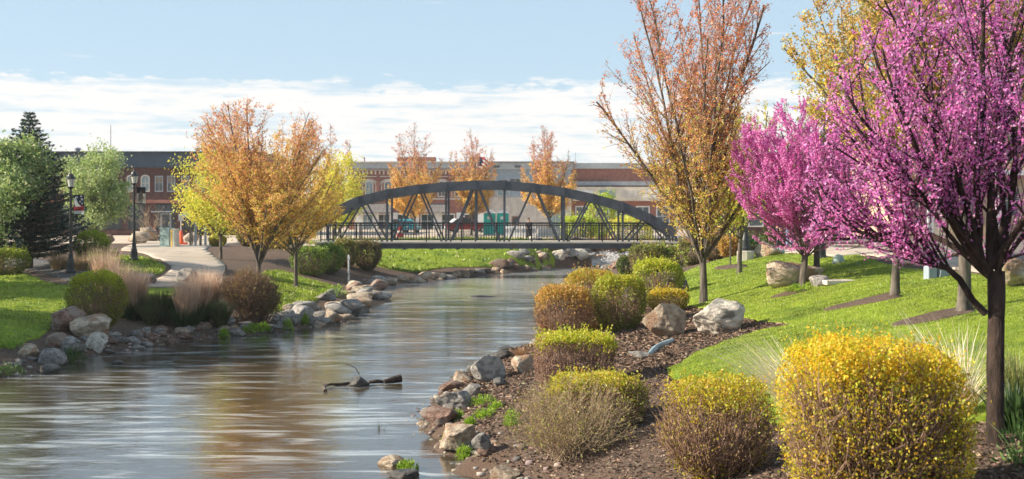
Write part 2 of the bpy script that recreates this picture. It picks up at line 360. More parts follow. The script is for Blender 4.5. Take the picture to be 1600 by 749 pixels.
def sheet(name, poly, mat, off, step=.5, jag=0, kind='structure'):
    r = np.random.RandomState(len(poly) + int(off * 1000))
    B = np.array(poly)
    # refine boundary
    out = []
    for i in range(len(B)):
        a = B[i]; b = B[(i + 1) % len(B)]; k = max(1, int(np.hypot(*(b - a)) / step))
        for t in range(k): out.append(a + (b - a) * t / k)
    B = np.array(out)
    if jag: B = B + r.normal(0, jag, B.shape)
    mn = B.min(0); mxx = B.max(0)
    gx, gy = np.meshgrid(np.arange(mn[0] + step * .5, mxx[0], step), np.arange(mn[1] + step * .5, mxx[1], step))
    Q = np.stack([gx.ravel(), gy.ravel()], 1); Q = Q[inpoly(Q, B)]
    nb = len(B)
    vs = [Vector(p) for p in B] + [Vector(p) for p in Q]
    rv, re, rf, *_ = delaunay_2d_cdt(vs, [(i, (i + 1) % nb) for i in range(nb)], [], 1, 1e-4)
    V = np.array([tuple(v) for v in rv]); zz = np.maximum(HV(V), .02) + off
    fs = [tuple(f) for f in rf]
    cnt = {}
    for f in fs:
        for a, b in zip(f, f[1:] + f[:1]):
            cnt[(a, b)] = 1
    nv = len(V); ring = [(a, b) for (a, b) in cnt if (b, a) not in cnt]
    low = {}
    verts = [(*V[i], zz[i]) for i in range(nv)]
    for a, b in ring:
        for q in (a, b):
            if q not in low: low[q] = len(verts); verts.append((V[q][0], V[q][1], zz[q] - off - .08))
        fs.append((b, a, low[a], low[b]))
    me = bpy.data.meshes.new(name); me.from_pydata(verts, [], fs); me.materials.append(mat)
    me.polygons.foreach_set('use_smooth', [True] * len(me.polygons)); me.update()
    o = link_mesh(name, me); tag(o, kind=kind); SHEETS[name + str(len(SHEETS))] = B
    return B
def pp(*pts): return [hit(*p)[:2] for p in pts]
lawnR = sheet('lawn', spline(pp((1048, 588), (1062, 570), (1100, 548), (1180, 520), (1235, 508), (1175, 500), (1130, 485), (1075, 478), (1062, 455), (1060, 432), (1120, 408), (1180, 398), (1215, 396), (1290, 402), (1370, 410), (1500, 428), (1600, 440), (1720, 452)) + [(9.5, 15), (5.2, 12.8), (3.9, 13.6), (3.2, 15.2)] , 5), MAT['lawn'], .03, .4, .03)
lawnL = sheet('lawn', spline(pp((-120, 420), (0, 424), (50, 432), (90, 445), (130, 452), (150, 470), (110, 482), (85, 500), (75, 520), (30, 538), (-40, 545), (-160, 540)), 5), MAT['lawn'], .03, .4, .03)
lawnW = sheet('lawn', spline(pp((415, 425), (440, 424), (470, 434), (520, 448), (530, 458), (495, 470), (455, 482), (425, 490), (380, 492), (390, 460)), 5), MAT['lawn'], .03, .4, .04)
lawnF = sheet('lawn', spline([(-11, 81)] + pp((600, 419), (680, 421), (760, 418), (830, 417), (858, 414)) + [(2.9, 88), (1.5, 95), (-5, 97), (-12, 96), (-14, 88)], 5), MAT['lawn'], .03, .5, .04)
lawnP = sheet('lawn', spline(pp((160, 402), (200, 402), (240, 408), (258, 418), (250, 428), (215, 434), (180, 436), (160, 425)), 5), MAT['lawn'], .03, .4, .03)
lawnP2 = sheet('lawn', spline(pp((185, 449), (240, 451), (300, 452), (320, 458), (260, 463), (190, 461)), 5), MAT['lawn'], .03, .4, .03)
pathL = sheet('path', spline(pp((190, 448), (222, 446), (255, 432), (268, 418), (255, 408), (232, 399), (205, 393), (190, 390)) + [(-24, 84), (-19, 85)] + pp((325, 387), (330, 397), (345, 408), (352, 420), (340, 436), (310, 447), (250, 449)), 5), MAT['concrete'], .035, .5)
plaza = sheet('plaza', [(-60, 84.5), (-18.2, 84.5), (-15, 95), (-13, 97.5), (2, 97), (5, 104), (18, 112), (60, 120), (60, 175), (-60, 175)], MAT['plaza'], .04, 3)
gravel = sheet('gravel_bed', spline(pp((0, 402), (60, 405), (110, 418), (150, 432), (165, 445), (140, 449), (100, 438), (60, 426), (20, 418), (-60, 410)), 4), MAT['gravel'], .02, .5, .05)
pathR = sheet('path', spline(pp((1290, 399), (1380, 405), (1500, 422), (1600, 434), (1750, 448), (1800, 430), (1600, 412), (1480, 402), (1380, 392), (1300, 386), (1230, 384), (1180, 386), (1200, 393)), 5), MAT['concrete'], .05, .5)
roadR = sheet('road', spline(pp((1235, 381), (1380, 390), (1480, 399), (1600, 409), (1850, 428)) + [(60, 45), (60, 75), (40, 80), (22, 88)], 5), MAT['asphalt'], .045, 1.0)
# ------------------------------------------------------------------ water
wy = np.concatenate([np.linspace(-30, 10, 12), np.arange(10.3, 60, .28), np.arange(60, 122, 1.0)])
wx = np.concatenate([np.arange(-14, 9, .28), np.arange(9, 62, 2)])
wgx, wgy = np.meshgrid(wx, wy); P = np.stack([wgx.ravel(), wgy.ravel()], 1)
wz = .018 * np.sin(P[:, 1] * 2.1 + P[:, 0] * .7 + 1.3 * np.sin(P[:, 0] * .9)) + .014 * np.sin(P[:, 1] * 3.7 - P[:, 0] * 1.9 + 2 * np.sin(P[:, 1] * .31)) + .01 * np.sin(P[:, 0] * 4.1 + P[:, 1] * 5.3)
wz *= .2
wi = np.arange(len(P)).reshape(wgx.shape)
WF = np.stack([wi[:-1, :-1].ravel(), wi[:-1, 1:].ravel(), wi[1:, 1:].ravel(), wi[1:, :-1].ravel()], 1)
wd, wins = seg_dist(P)
okv = wins | (wd < 2.0)
WF = WF[okv[WF].all(1)]
m, ns, ls, out = newmat('river_water')
b = ns.new('ShaderNodeBsdfPrincipled'); ls.new(b.outputs[0], out.inputs[0])
b.inputs['Roughness'].default_value = .07; b.inputs['IOR'].default_value = 1.75
t = ns.new('ShaderNodeTexCoord')
def wn_(scale, stretch, det, rot=0):
    mpn = ns.new('ShaderNodeMapping'); mpn.inputs['Scale'].default_value = stretch; mpn.inputs['Rotation'].default_value = (0, 0, rot); ls.new(t.outputs['Object'], mpn.inputs[0])
    n = ns.new('ShaderNodeTexNoise'); n.inputs['Scale'].default_value = scale; n.inputs['Detail'].default_value = det; n.inputs['Distortion'].default_value = .8; ls.new(mpn.outputs[0], n.inputs[0]); return n.outputs[0]
a1 = wn_(1.3, (1, 1.5, 1), 3, .3); a2 = wn_(5, (.8, 1.4, 1), 4, -.2); a3 = wn_(.22, (1, 1, 1), 2); a4 = wn_(11, (.7, 1.3, 1), 5, .5)
hh = M('ADD', M('ADD', M('MULTIPLY', a1, .8, nodes=ns, links=ls), M('MULTIPLY', a4, .22, nodes=ns, links=ls), nodes=ns, links=ls), M('MULTIPLY', M('MULTIPLY', a2, .38, nodes=ns, links=ls), ss(a3, .3, .7, ns, ls), nodes=ns, links=ls), nodes=ns, links=ls)
bp = ns.new('ShaderNodeBump'); bp.inputs['Strength'].default_value = .28; bp.inputs['Distance'].default_value = .05; ls.new(hh, bp.inputs['Height']); ls.new(bp.outputs[0], b.inputs['Normal'])
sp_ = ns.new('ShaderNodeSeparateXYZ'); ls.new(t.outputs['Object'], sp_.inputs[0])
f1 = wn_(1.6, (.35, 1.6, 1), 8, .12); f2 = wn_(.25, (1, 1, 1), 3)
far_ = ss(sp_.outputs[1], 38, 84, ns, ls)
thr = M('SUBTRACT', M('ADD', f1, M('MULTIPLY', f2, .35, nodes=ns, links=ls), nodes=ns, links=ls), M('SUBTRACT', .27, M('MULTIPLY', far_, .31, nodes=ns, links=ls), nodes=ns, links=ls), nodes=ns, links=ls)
foam_sheen = ss(thr, .38, .62, ns, ls)
mw = ns.new('ShaderNodeMix'); mw.data_type = 'RGBA'; ls.new(foam_sheen, mw.inputs[0]); mw.inputs[6].default_value = (.060, .045, .028, 1); mw.inputs[7].default_value = (.40, .42, .42, 1); ls.new(mw.outputs[2], b.inputs['Base Color'])  # riffle foam plus silvery sky reflection painted into the colour, stronger upstream
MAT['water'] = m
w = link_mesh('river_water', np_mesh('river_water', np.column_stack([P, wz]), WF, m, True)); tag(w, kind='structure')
# ------------------------------------------------------------------ vegetation builders
def quads(C, sz, rng, D=None, aspect=1.6, k=4):
    """leaf-like diamonds: centres C (n,3), sizes sz (n,), long axis D (n,3) or random"""
    n = len(C)
    if D is None: D = rng.normal(size=(n, 3))
    D = D / (np.linalg.norm(D, axis=1, keepdims=True) + 1e-9)
    Rn = rng.normal(size=(n, 3)); Wd = np.cross(D, Rn); Wd /= (np.linalg.norm(Wd, axis=1, keepdims=True) + 1e-9)
    s = sz[:, None]
    if k == 3:
        v = np.stack([C - D * s * .5 - Wd * s * .35, C - D * s * .5 + Wd * s * .35, C + D * s * .5], 1)
    else:
        v = np.stack([C - D * s * .5, C + Wd * s * .5 / aspect, C + D * s * .5, C - Wd * s * .5 / aspect], 1)
        nrm = np.cross(D, Wd); v[:, 1] += nrm * s * .12; v[:, 3] += nrm * s * .12
    return v.reshape(-1, 3), np.arange(n * k).reshape(n, k)
def pick(rng, n, cols, p=None, var=.18):
    cols = np.array(cols); i = rng.choice(len(cols), n, p=p); c = cols[i] * (1 + rng.uniform(-var, var, (n, 1)))
    return np.clip(c * (1 + rng.normal(0, .06, (n, 3))), 0, 1)
def unit(v): return v / (np.linalg.norm(v) + 1e-12)
class Plant:
    def __init__(s, seed): s.rng = np.random.RandomState(seed); s.b = []; s.a = []       # branches, leaf anchors
    def branch(s, p, d, L, r0, r1, n, wig=.06, up=0, env=None, down=0):
        p = np.array(p, float); d = unit(np.array(d, float)); P = [p]; h = L / n
        for i in range(n):
            d = unit(d + s.rng.normal(0, wig, 3) + np.array([0, 0, up * h]))
            q = P[-1] + d * h
            if env is not None and i > 0 and not env(q): break
            P.append(q)
        P = np.array(P); m = len(P); rad = np.linspace(r0, r0 + (r1 - r0) * (m - 1) / n, m)
        return P, rad
    def grow(s, p, d, L, r, lev, C, env):
        c = C[lev]; n = max(2, int(round(L / c['seg'])))
        P, rad = s.branch(p, d, L, r, r * c.get('taper', .35), n, c.get('wig', .08), c.get('up', 0), env)
        s.b.append((P, rad, c.get('sides', 4), lev))
        Ls = np.sum(np.linalg.norm(np.diff(P, axis=0), axis=1))
        if c.get('leaf'): s.a.append((P, lev))
        if lev + 1 < len(C):
            k = C[lev + 1]; nk = max(k.get('min', 1), int(Ls * k['dens'] + s.rng.uniform(0, 1))); nk = min(nk, k.get('max', 99))
            for j in range(nk):
                t = k.get('t0', .2) + (1 - k.get('t0', .2)) * (j + s.rng.uniform(.1, .9)) / nk
                f = t * (len(P) - 1); i = min(int(f), len(P) - 2); q = P[i] + (P[i + 1] - P[i]) * (f - i); dd = unit(P[i + 1] - P[i])
                ax = unit(np.cross(dd, s.rng.normal(size=3))); an = R(s.rng.uniform(*k['ang']))
                nd = dd * math.cos(an) + np.cross(ax, dd) * math.sin(an)
                if k.get('lift'): nd[2] += k['lift']
                rr = rad[i] * k.get('rr', .6)
                s.grow(q, nd, k['len'] * (1 - k.get('dec', .5) * t) * s.rng.uniform(.65, 1.25), max(rr, k.get('rmin', .004)), lev + 1, C, env)
    def wood(s, name, mat, parent=None, levs=None):
        V = []; Fq = []; base = 0
        for P, rad, n, lev in s.b:
            if levs is not None and lev not in levs: continue
            m = len(P)
            if m < 2: continue
            T = np.gradient(P, axis=0); T /= np.linalg.norm(T, axis=1, keepdims=True) + 1e-9
            ref = np.array([.31, .87, .11]); A = np.cross(T, ref); A /= np.linalg.norm(A, axis=1, keepdims=True) + 1e-9; B = np.cross(T, A)
            an = np.arange(n) * 2 * math.pi / n
            ring = P[:, None, :] + rad[:, None, None] * (A[:, None, :] * np.cos(an)[None, :, None] + B[:, None, :] * np.sin(an)[None, :, None])
            if lev == 0: ring = ring + (np.sin(an * 3 + 1)[None, :, None] * (ring - P[:, None, :]) * .10)
            V.append(ring.reshape(-1, 3)); i = np.arange(n)
            for j in range(m - 1):
                Fq.append(np.stack([base + j * n + i, base + j * n + (i + 1) % n, base + (j + 1) * n + (i + 1) % n, base + (j + 1) * n + i], 1))
            base += m * n
        if not V: return None
        return link_mesh(name, np_mesh(name, np.concatenate(V), np.concatenate(Fq), mat, True), parent)
    def anchors(s, per_m, spread, levs=None, t0=0.0):
        C = []; D = []
        for P, lev in s.a:
            if levs is not None and lev not in levs: continue
            if len(P) < 2: continue
            sg = np.diff(P, axis=0); L = np.linalg.norm(sg, axis=1).sum(); n = max(1, int(L * per_m + s.rng.uniform(0, 1)))
            t = t0 + (1 - t0) * s.rng.uniform(0, 1, n); f = t * (len(P) - 1); i = np.minimum(f.astype(int), len(P) - 2)
            C.append(P[i] + sg[i] * (f - i)[:, None] + s.rng.normal(0, spread, (n, 3))); D.append(sg[i] / (np.linalg.norm(sg[i], axis=1, keepdims=True) + 1e-9))
        return np.concatenate(C), np.concatenate(D)
def leaves(name, C, D, size, rng, cols, parent=None, mat=None, align=.3, k=4, aspect=1.6, svar=.35):
    sz = size * rng.uniform(1 - svar, 1 + svar, len(C))
    v, f = quads(C, sz, rng, D * align + rng.normal(size=C.shape) * (1 - align) * .6, aspect, k)
    return link_mesh(name, np_mesh(name, v, f, mat or MAT['leaf'], False, cols), parent)
def ell(c, r, bot=1.0):
    c = np.array(c); r = np.array(r)
    def e(q):
        u = (q - c) / r
        if u[2] < 0: u = u * np.array([1, 1, bot])
        return (u ** 2).sum() < 1
    return e
def hcolors(rng, z, z0, z1, low, high, var=.2, soft=.25):
    """colours change from the palette low to the palette high with height"""
    t = np.clip((z - z0) / (z1 - z0) + rng.normal(0, soft, len(z)), 0, 1); n = len(z)
    a = pick(rng, n, low, None, var); b = pick(rng, n, high, None, var)
    sel = (rng.uniform(0, 1, n) < t)[:, None]
    return np.where(sel, b, a)
RED = [(.74, .27, .15), (.66, .19, .12), (.78, .36, .18), (.72, .44, .22)]
ORANGE = [(.82, .46, .13), (.85, .54, .15), (.80, .40, .13), (.78, .60, .17)]
YEL = [(.82, .68, .10), (.74, .68, .10), (.84, .58, .10), (.62, .62, .10)]
YGREEN = [(.54, .62, .07), (.44, .58, .05), (.64, .66, .09), (.36, .48, .05)]
GREEN = [(.32, .44, .11), (.24, .36, .09), (.44, .54, .18), (.56, .62, .32)]
PINK = [(.86, .30, .68), (.80, .21, .59), (.92, .48, .78), (.66, .13, .46)]
# ---- a vase-shaped maple: upright limbs, thin leaf cover
def maple(seed, loc, h, rad, trunk_h, trunk_r, low, high, lpm=14, lsize=.075, label='', group=None, k=3, lsc=1.0, cx=0, lr_=1.0, dec_=.5, name='maple_tree', limbs=7, dens=1.0, cz=.52, zlo=.3, zhi=.8, bark='bark_grey', ang=(12, 40), twig='twig', bare=0, spread=.05, cw=1.0, dens2=2.2, tw=.5):
    pl = Plant(seed); rng = pl.rng
    env = ell((cx, 0, trunk_h * .75 + (h - trunk_h * .75) * cz), (rad, rad, (h - trunk_h * .75) * (1 - cz) * 1.08), (1 - cz) / cz)
    C = [dict(seg=.3, taper=.8, wig=.012, sides=10), dict(seg=.35, taper=.22, wig=.045, up=.05, sides=6, leaf=False),
         dict(seg=.3, taper=.3, wig=.06, up=.10, dens=dens2 * dens, ang=(18, 42), len=rad * lr_, dec=dec_, t0=.08, rr=.45, sides=4, rmin=.007, lift=.05, leaf=True),
         dict(seg=.16, taper=.4, wig=.08, up=.2, dens=5.4 * dens, ang=(18, 50), len=tw * min(1.2, h / 6), dec=.4, t0=.08, rr=.55, sides=3, rmin=.0035, leaf=True)]
    Pt, rt = pl.branch((0, 0, -.15), (0, 0, 1), trunk_h + .15, trunk_r, trunk_r * .78, 6, .012); rt[0] *= 1.5; rt[1] *= 1.1
    pl.b.append((Pt, rt, 10, 0)); top = Pt[-1]
    for i in range(limbs):
        a = 2 * math.pi * (i + rng.uniform(-.3, .3)) / max(1, limbs - 1); an = R(rng.uniform(*ang)) if i else R(3)
        d = (math.sin(an) * math.cos(a), math.sin(an) * math.sin(a), math.cos(an))
        st = top - np.array([0, 0, rng.uniform(0, trunk_h * .22)]) if i else top - np.array([0, 0, .05])
        pl.grow(st, d, (h - trunk_h) * (1.05 if i == 0 else rng.uniform(.8, 1.15)), trunk_r * (.62 if i == 0 else rng.uniform(.38, .55)), 1, C, env)
    t = empty(name, loc, rng.uniform(0, 6) if not cx else 0, label, 'tree', group)
    pl.wood('trunk', MAT[bark], t, (0, 1)); pl.wood('twigs', MAT[twig], t, (2, 3))
    Cc, D = pl.anchors(lpm, spread, (2, 3))
    if bare: keep = rng.uniform(0, 1, len(Cc)) > bare * np.clip((Cc[:, 2] / h - .5) * 2, 0, 1); Cc = Cc[keep]; D = D[keep]
    i4 = rng.randint(0, len(Cc), int(len(Cc) / 3.2)); i4 = np.repeat(i4, 3); Cc = Cc[i4] + rng.normal(0, lsize * .55, (len(i4), 3)); D = D[i4]
    col = hcolors(rng, Cc[:, 2], h * zlo, h * zhi, low, high)
    leaves('crown', Cc, D, lsize, rng, col, t, k=k)
    return t
# ---- a redbud: low fork, wide ascending branches coated with blossom
def redbud(seed, loc, h, rad, fork, trunk_r, label, lpm=60, lsize=.03, limbs=8, extra=None, lean=(.02, .02), paths=None, rl=1.0, cols=PINK, env=None, lens=1.0, bark='bark_dark', k=3, dens=1.0):
    pl = Plant(seed); rng = pl.rng
    env = env or ell((0, 0, h * .56), (rad, rad, h * .46), 1.1)
    C = [dict(seg=.2), dict(seg=.22, taper=.2, wig=.09, up=.12, sides=7, leaf=False),
         dict(seg=.2, taper=.3, wig=.09, up=.45, dens=3.3 * dens, ang=(22, 58), len=rad * .72 * lens, dec=.45, t0=.10, rr=.5, sides=4, rmin=.008, leaf=True),
         dict(seg=.12, taper=.4, wig=.07, up=1.1, dens=5.0 * dens, ang=(20, 50), len=.55, dec=.35, t0=.06, rr=.5, sides=3, rmin=.004, leaf=True)]
    Pt, rt = pl.branch((0, 0, -.15), (lean[0], lean[1], 1), fork + .15, trunk_r, trunk_r * .9, 8, .03); rt[0] *= 1.35; rt *= rng.uniform(.94, 1.07, len(rt))
    pl.b.append((Pt, rt, 12, 0)); top = Pt[-1]
    for i in range(limbs):
        a = 2 * math.pi * (i + rng.uniform(-.3, .3)) / limbs; an = R(rng.uniform(14, 62))
        d = (math.sin(an) * math.cos(a), math.sin(an) * math.sin(a), math.cos(an))
        pl.grow(top - np.array([0, 0, rng.uniform(0, .12)]), d, h * .85 * rng.uniform(.8, 1.1), trunk_r * rng.uniform(.30, .5) * rl, 1, C, env)
    for pp_, r0_ in (paths or []):
        pp_ = np.array(pp_); pl.b.append((pp_, np.linspace(r0_, r0_ * .35, len(pp_)), 7, 1)); kk = C[2]
        for j in range(int(len(pp_) * 4)):
            f_ = rng.uniform(.25, 1) * (len(pp_) - 1); i_ = min(int(f_), len(pp_) - 2); q_ = pp_[i_] + (pp_[i_ + 1] - pp_[i_]) * (f_ - i_); dd = unit(pp_[i_ + 1] - pp_[i_])
            pl.grow(q_, dd * .8 + rng.normal(0, .45, 3) + [0, 0, .35], rng.uniform(.5, 1.1), r0_ * .35, 2, C, env)
    for st, d, L, r in (extra or []): pl.grow(np.array(st), d, L, r, 1, C, env)
    t = empty('redbud_tree', loc, 0, label, 'tree')
    pl.wood('trunk', MAT[bark], t, (0, 1)); pl.wood('twigs', MAT[bark], t, (2, 3))
    Cc, D = pl.anchors(lpm, .017, (2, 3))
    # blossom sits in clusters along the twigs
    nz = np.array([mnoise.noise(Vector(c * 3.1)) for c in Cc[::1]]); keep = nz > rng.uniform(-.55, .05, len(Cc)); Cc = Cc[keep]; D = D[keep]
    leaves('blossom', Cc, D, lsize, rng, pick(rng, len(Cc), cols, [.36, .26, .22, .16], .2), t, MAT['petal'], 0, k)
    return t
# ---- a dense broadleaf tree of many leaf clumps
def bushy_tree(seed, loc, h, rad, trunk_h, trunk_r, cols, label, name='pear_tree', lsize=.09, n=16000, cz=.5, group=None, clumps=60, light=None):
    pl = Plant(seed); rng = pl.rng
    cc = np.array([0, 0, trunk_h + (h - trunk_h) * cz]); rr = np.array([rad, rad, (h - trunk_h) * .55]); env = ell(cc, rr * .93)
    C = [dict(seg=.4), dict(seg=.4, taper=.2, wig=.07, up=.1, sides=5, leaf=False), dict(seg=.35, taper=.3, wig=.1, up=.1, dens=2.2, ang=(25, 60), len=rad * .7, dec=.4, t0=.15, rr=.5, sides=3, rmin=.01, leaf=True), dict(seg=.2, taper=.4, wig=.1, up=.1, dens=3, ang=(30, 60), len=.5, dec=.3, t0=.2, rr=.5, sides=3, rmin=.005, leaf=True)]
    Pt, rt = pl.branch((0, 0, -.1), (0, 0, 1), trunk_h + .1, trunk_r, trunk_r * .8, 5, .02); pl.b.append((Pt, rt, 8, 0)); top = Pt[-1]
    for i in range(9):
        a = 2.4 * i; an = R(rng.uniform(5, 65)); pl.grow(top, (math.sin(an) * math.cos(a), math.sin(an) * math.sin(a), math.cos(an)), h * .6, trunk_r * .45, 1, C, env)
    t = empty(name, loc, rng.uniform(0, 6), label, 'tree', group); pl.wood('trunk', MAT['bark_grey'], t)
    Cc, D = pl.anchors(10, .1, (2, 3)); m = n; i = rng.randint(0, len(Cc), m); Q = Cc[i] + rng.normal(0, .14, (m, 3)); kc = rng.normal(size=(46, 3)); kc = cc + kc / np.linalg.norm(kc, axis=1, keepdims=True) * rr * rng.uniform(.45, .92, (46, 1)); mm_ = m // 2; Q[:mm_] = kc[rng.randint(0, 46, mm_)] + rng.normal(0, 1, (mm_, 3)) * np.array([.17, .17, .14]) * rad
    nz = np.array([mnoise.noise(Vector(c * 1.6)) for c in Q]); Q2 = Q[nz > -.22]
    leaves('crown', Q2, np.zeros_like(Q2) + [0, 0, 1], lsize, rng, pick(rng, len(Q2), cols, None, .2), t, k=3)
    return t
# ---- spruce
def spruce(seed, loc, h, rad, label):
    rng = np.random.RandomState(seed); t = empty('spruce_tree', loc, 0, label, 'tree')
    mb = MB(); mb.tube([(0, 0, -.1), (0, 0, h * .5), (0, 0, h * .98)], [.16, .09, .01], 8); mb.build('trunk', MAT['bark_grey'], t, smooth=True)
    C = []; D = []; W_ = MB()
    zt = h * .98
    while zt > h * .06:
        u = 1 - zt / h; L = rad * (u ** .8) * rng.uniform(.8, 1.12) + .1; nb = 5 + int(u * 7); a0 = rng.uniform(0, 6)
        for j in range(nb):
            a = a0 + 2 * math.pi * j / nb + rng.uniform(-.2, .2); l = L * rng.uniform(.75, 1.1); dz = -.25 + .55 * (1 - u)
            m = max(6, int(l * 70)); s = rng.uniform(.1, 1, m); lat = rng.normal(0, .10 + .12 * l, m) * (1.1 - s)
            x = s * l; zz = zt + dz * x * .6 + .12 * x * x - np.abs(rng.normal(0, .06, m))
            C.append(np.stack([x * math.cos(a) - lat * math.sin(a), x * math.sin(a) + lat * math.cos(a), zz], 1))
            D.append(np.stack([np.full(m, math.cos(a)), np.full(m, math.sin(a)), np.full(m, .2)], 1))
            W_.tube([(0, 0, zt), (l * math.cos(a), l * math.sin(a), zt + dz * l * .6 + .12 * l * l)], [.015 + .02 * u, .004], 3)
        zt -= .16 + .10 * u
    W_.build('branches', MAT['bark_grey'], t)
    C = np.concatenate(C); D = np.concatenate(D)
    leaves('needles', C, D, .15, rng, pick(rng, len(C), [(.022, .05, .04), (.03, .065, .05), (.045, .085, .07)], None, .2), t, aspect=3.2, align=.6)
    return t
# ---- shrub with a clipped outline: stems fan out from the foot, leaves sit on the shell
def shrub(seed, loc, w, d, h, label, cols_top, cols_side, p_side=.5, n=6000, lsize=.05, ex=3.0, stems=120, twig='twig', name='clipped_shrub', group=None, zt=.55, lift=.0, depth=.22, base=.3, rz=0, sub=4, rough=.05, topbias=1.0, deep=None, skirt=.72):
    rng = np.random.RandomState(seed); t = empty(name, loc, rz, label, 'shrub', group)
    a, b, c = w / 2, d / 2, h
    def surf(dv, zc=.45):
        # superellipsoid about a centre at zc*h
        A = np.array([a, b, c * (1 - zc)]); A2 = np.array([a, b, c * zc]); Ar = np.where(dv[:, 2:3] > 0, A[None], A2[None])
        q = (np.abs(dv / Ar) ** ex).sum(1) ** (-1 / ex); P = dv * q[:, None]
        P[:, 2] += c * zc
        P[:, 2] = np.where(P[:, 2] > c, c, P[:, 2]); f = np.clip(P[:, 2] / (c * .5), 0, 1); P[:, :2] *= (skirt + (1 - skirt) * f)[:, None]
        return P
    dv = rng.uniform(-1, 1, (n * 3, 3)); dv[np.arange(n * 3), rng.choice(3, n * 3, p=[.3, .3, .4])] = rng.choice([-1, 1, 1], n * 3); dv *= np.array([a, b, c * .55]); dv /= np.linalg.norm(dv, axis=1, keepdims=True)
    P = surf(dv); dp = rng.uniform(0, 1, len(P)) ** 1.5 * (depth if deep is None else deep)
    nz = np.array([mnoise.noise(Vector(p * (2.2 / max(w, .6)) * 1.6 + Vector((seed, 0, 0)))) for p in P]); nf = np.array([mnoise.noise(Vector(p * 9)) for p in P])
    cen = np.array([0, 0, c * .4]); P = cen + (P - cen) * (1 - dp + nz * rough + nf * rough * .6 + np.where(rng.uniform(0, 1, len(P)) < .06, rng.uniform(0, rough * 1.6, len(P)), 0))[:, None]
    top = np.clip((P[:, 2] / c + nz * .25 - zt) / .25, 0, 1); top *= topbias
    pr = p_side + (1 - p_side) * top
    keep = (rng.uniform(0, 1, len(P)) < pr) & (P[:, 2] > lift * h) & (nf > -.38)
    P = P[keep][:n]; top = top[keep][:n]
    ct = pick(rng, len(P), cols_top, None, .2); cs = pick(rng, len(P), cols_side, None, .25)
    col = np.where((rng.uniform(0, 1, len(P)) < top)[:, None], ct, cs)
    ns_ = max(6, int(len(P) * .012)); si = rng.choice(len(P), ns_); si = si[P[si, 2] > c * .45]; SP = []; SC = []
    for q in si:
        o_ = P[q] - cen; o_ /= np.linalg.norm(o_); dr = unit(o_ * .7 + np.array([0, 0, .8])); L_ = rng.uniform(.5, 1.6) * lsize * 3
        for u in np.linspace(.2, 1, 5): SP.append(P[q] + dr * L_ * u + rng.normal(0, lsize * .3, 3)); SC.append(col[q])
    if SP: P = np.concatenate([P, np.array(SP)]); col = np.concatenate([col, np.array(SC)])
    leaves('foliage', P, np.zeros_like(P) + [0, 0, 1.], lsize, rng, col, t, align=.35)
    # stems
    pl = Plant(seed + 1); dv = rng.normal(size=(stems, 3)) * np.array([a, b, c * .5]); dv[:, 2] = np.abs(dv[:, 2]) * .9 - .15 * c; dv /= np.linalg.norm(dv, axis=1, keepdims=True)
    T = surf(dv); T = cen + (T - cen) * rng.uniform(.86, 1.0, (stems, 1))
    for q in T:
        s0 = np.array([q[0] * base * rng.uniform(.3, 1), q[1] * base * rng.uniform(.3, 1), -.03]); mid = s0 * .5 + q * .5 + np.array([q[0] * .08, q[1] * .08, -.02]) + rng.normal(0, .03 * w, 3); mid[2] = max(mid[2], .05)
        pts = np.array([s0, (s0 + mid) / 2 + rng.normal(0, .012 * w, 3), mid, (mid + q) / 2 + rng.normal(0, .015 * w, 3), q]); pl.b.append((pts, np.linspace(.009, .003, 5) * (.6 + .4 * w), 3, 1))
        for _ in range(sub):
            i = rng.randint(1, 4); f = rng.uniform(0, 1); st = pts[i] * (1 - f) + pts[i + 1] * f; e = st + (q - st) * rng.uniform(.3, .9) + rng.normal(0, .10 * w, 3) + [0, 0, .04 * h]
            e[2] = max(e[2], .04); u_ = (e - cen) / np.array([a, b, c * .6]); mlt = max(1, np.abs(u_).max()); e = cen + (e - cen) / mlt
            pl.b.append((np.array([st, (st + e) / 2 + rng.normal(0, .01 * w, 3), e]), np.array([.005, .004, .0022]) * (.6 + .4 * w), 3, 1))
    pl.wood('stems', MAT[twig], t)
    return t
# ---- twiggy wild shrub
def wild_shrub(seed, loc, w, h, label, cols, n=3000, lsize=.035, stems=160, twig='twig_pale', name='wild_shrub', fan=65, group=None, lean=(0, 0), lr=.5):
    pl = Plant(seed); rng = pl.rng; t = empty(name, loc, 0, label, 'shrub', group)
    C = [dict(seg=h * .14, taper=.3, wig=.10, up=.35 / max(h, .3) * .3, sides=3, leaf=False), dict(seg=h * .09, taper=.4, wig=.13, up=.1, dens=7 / max(h, .3), ang=(12, 40), len=h * .42, dec=.5, t0=.25, rr=.6, sides=3, rmin=.0022, leaf=True), dict(seg=h * .06, taper=.5, wig=.15, dens=7 / max(h, .3), ang=(15, 45), len=h * .2, dec=.4, t0=.2, rr=.7, sides=3, rmin=.0018, leaf=True)]
    env = ell((0, 0, h * .35), (w / 2, w / 2, h * .68), 1.0)
    for i in range(stems):
        a = rng.uniform(0, 6.283); an = R(fan) * rng.uniform(0, 1) ** .6
        d = (math.sin(an) * math.cos(a) + lean[0], math.sin(an) * math.sin(a) + lean[1], math.cos(an) + .05)
        pl.grow((rng.normal(0, .06 * w), rng.normal(0, .06 * w), -.02), d, h * rng.uniform(.7, 1.2), .005 * (.6 + .5 * h), 0, C, env)
    pl.wood('stems', MAT[twig], t)
    Cc, D = pl.anchors(40, .012, (1, 2))
    if len(Cc) > n: i = rng.choice(len(Cc), n, False); Cc = Cc[i]; D = D[i]
    leaves('foliage', Cc, D, lsize, rng, pick(rng, len(Cc), cols, None, .2), t, align=.6)
    return t
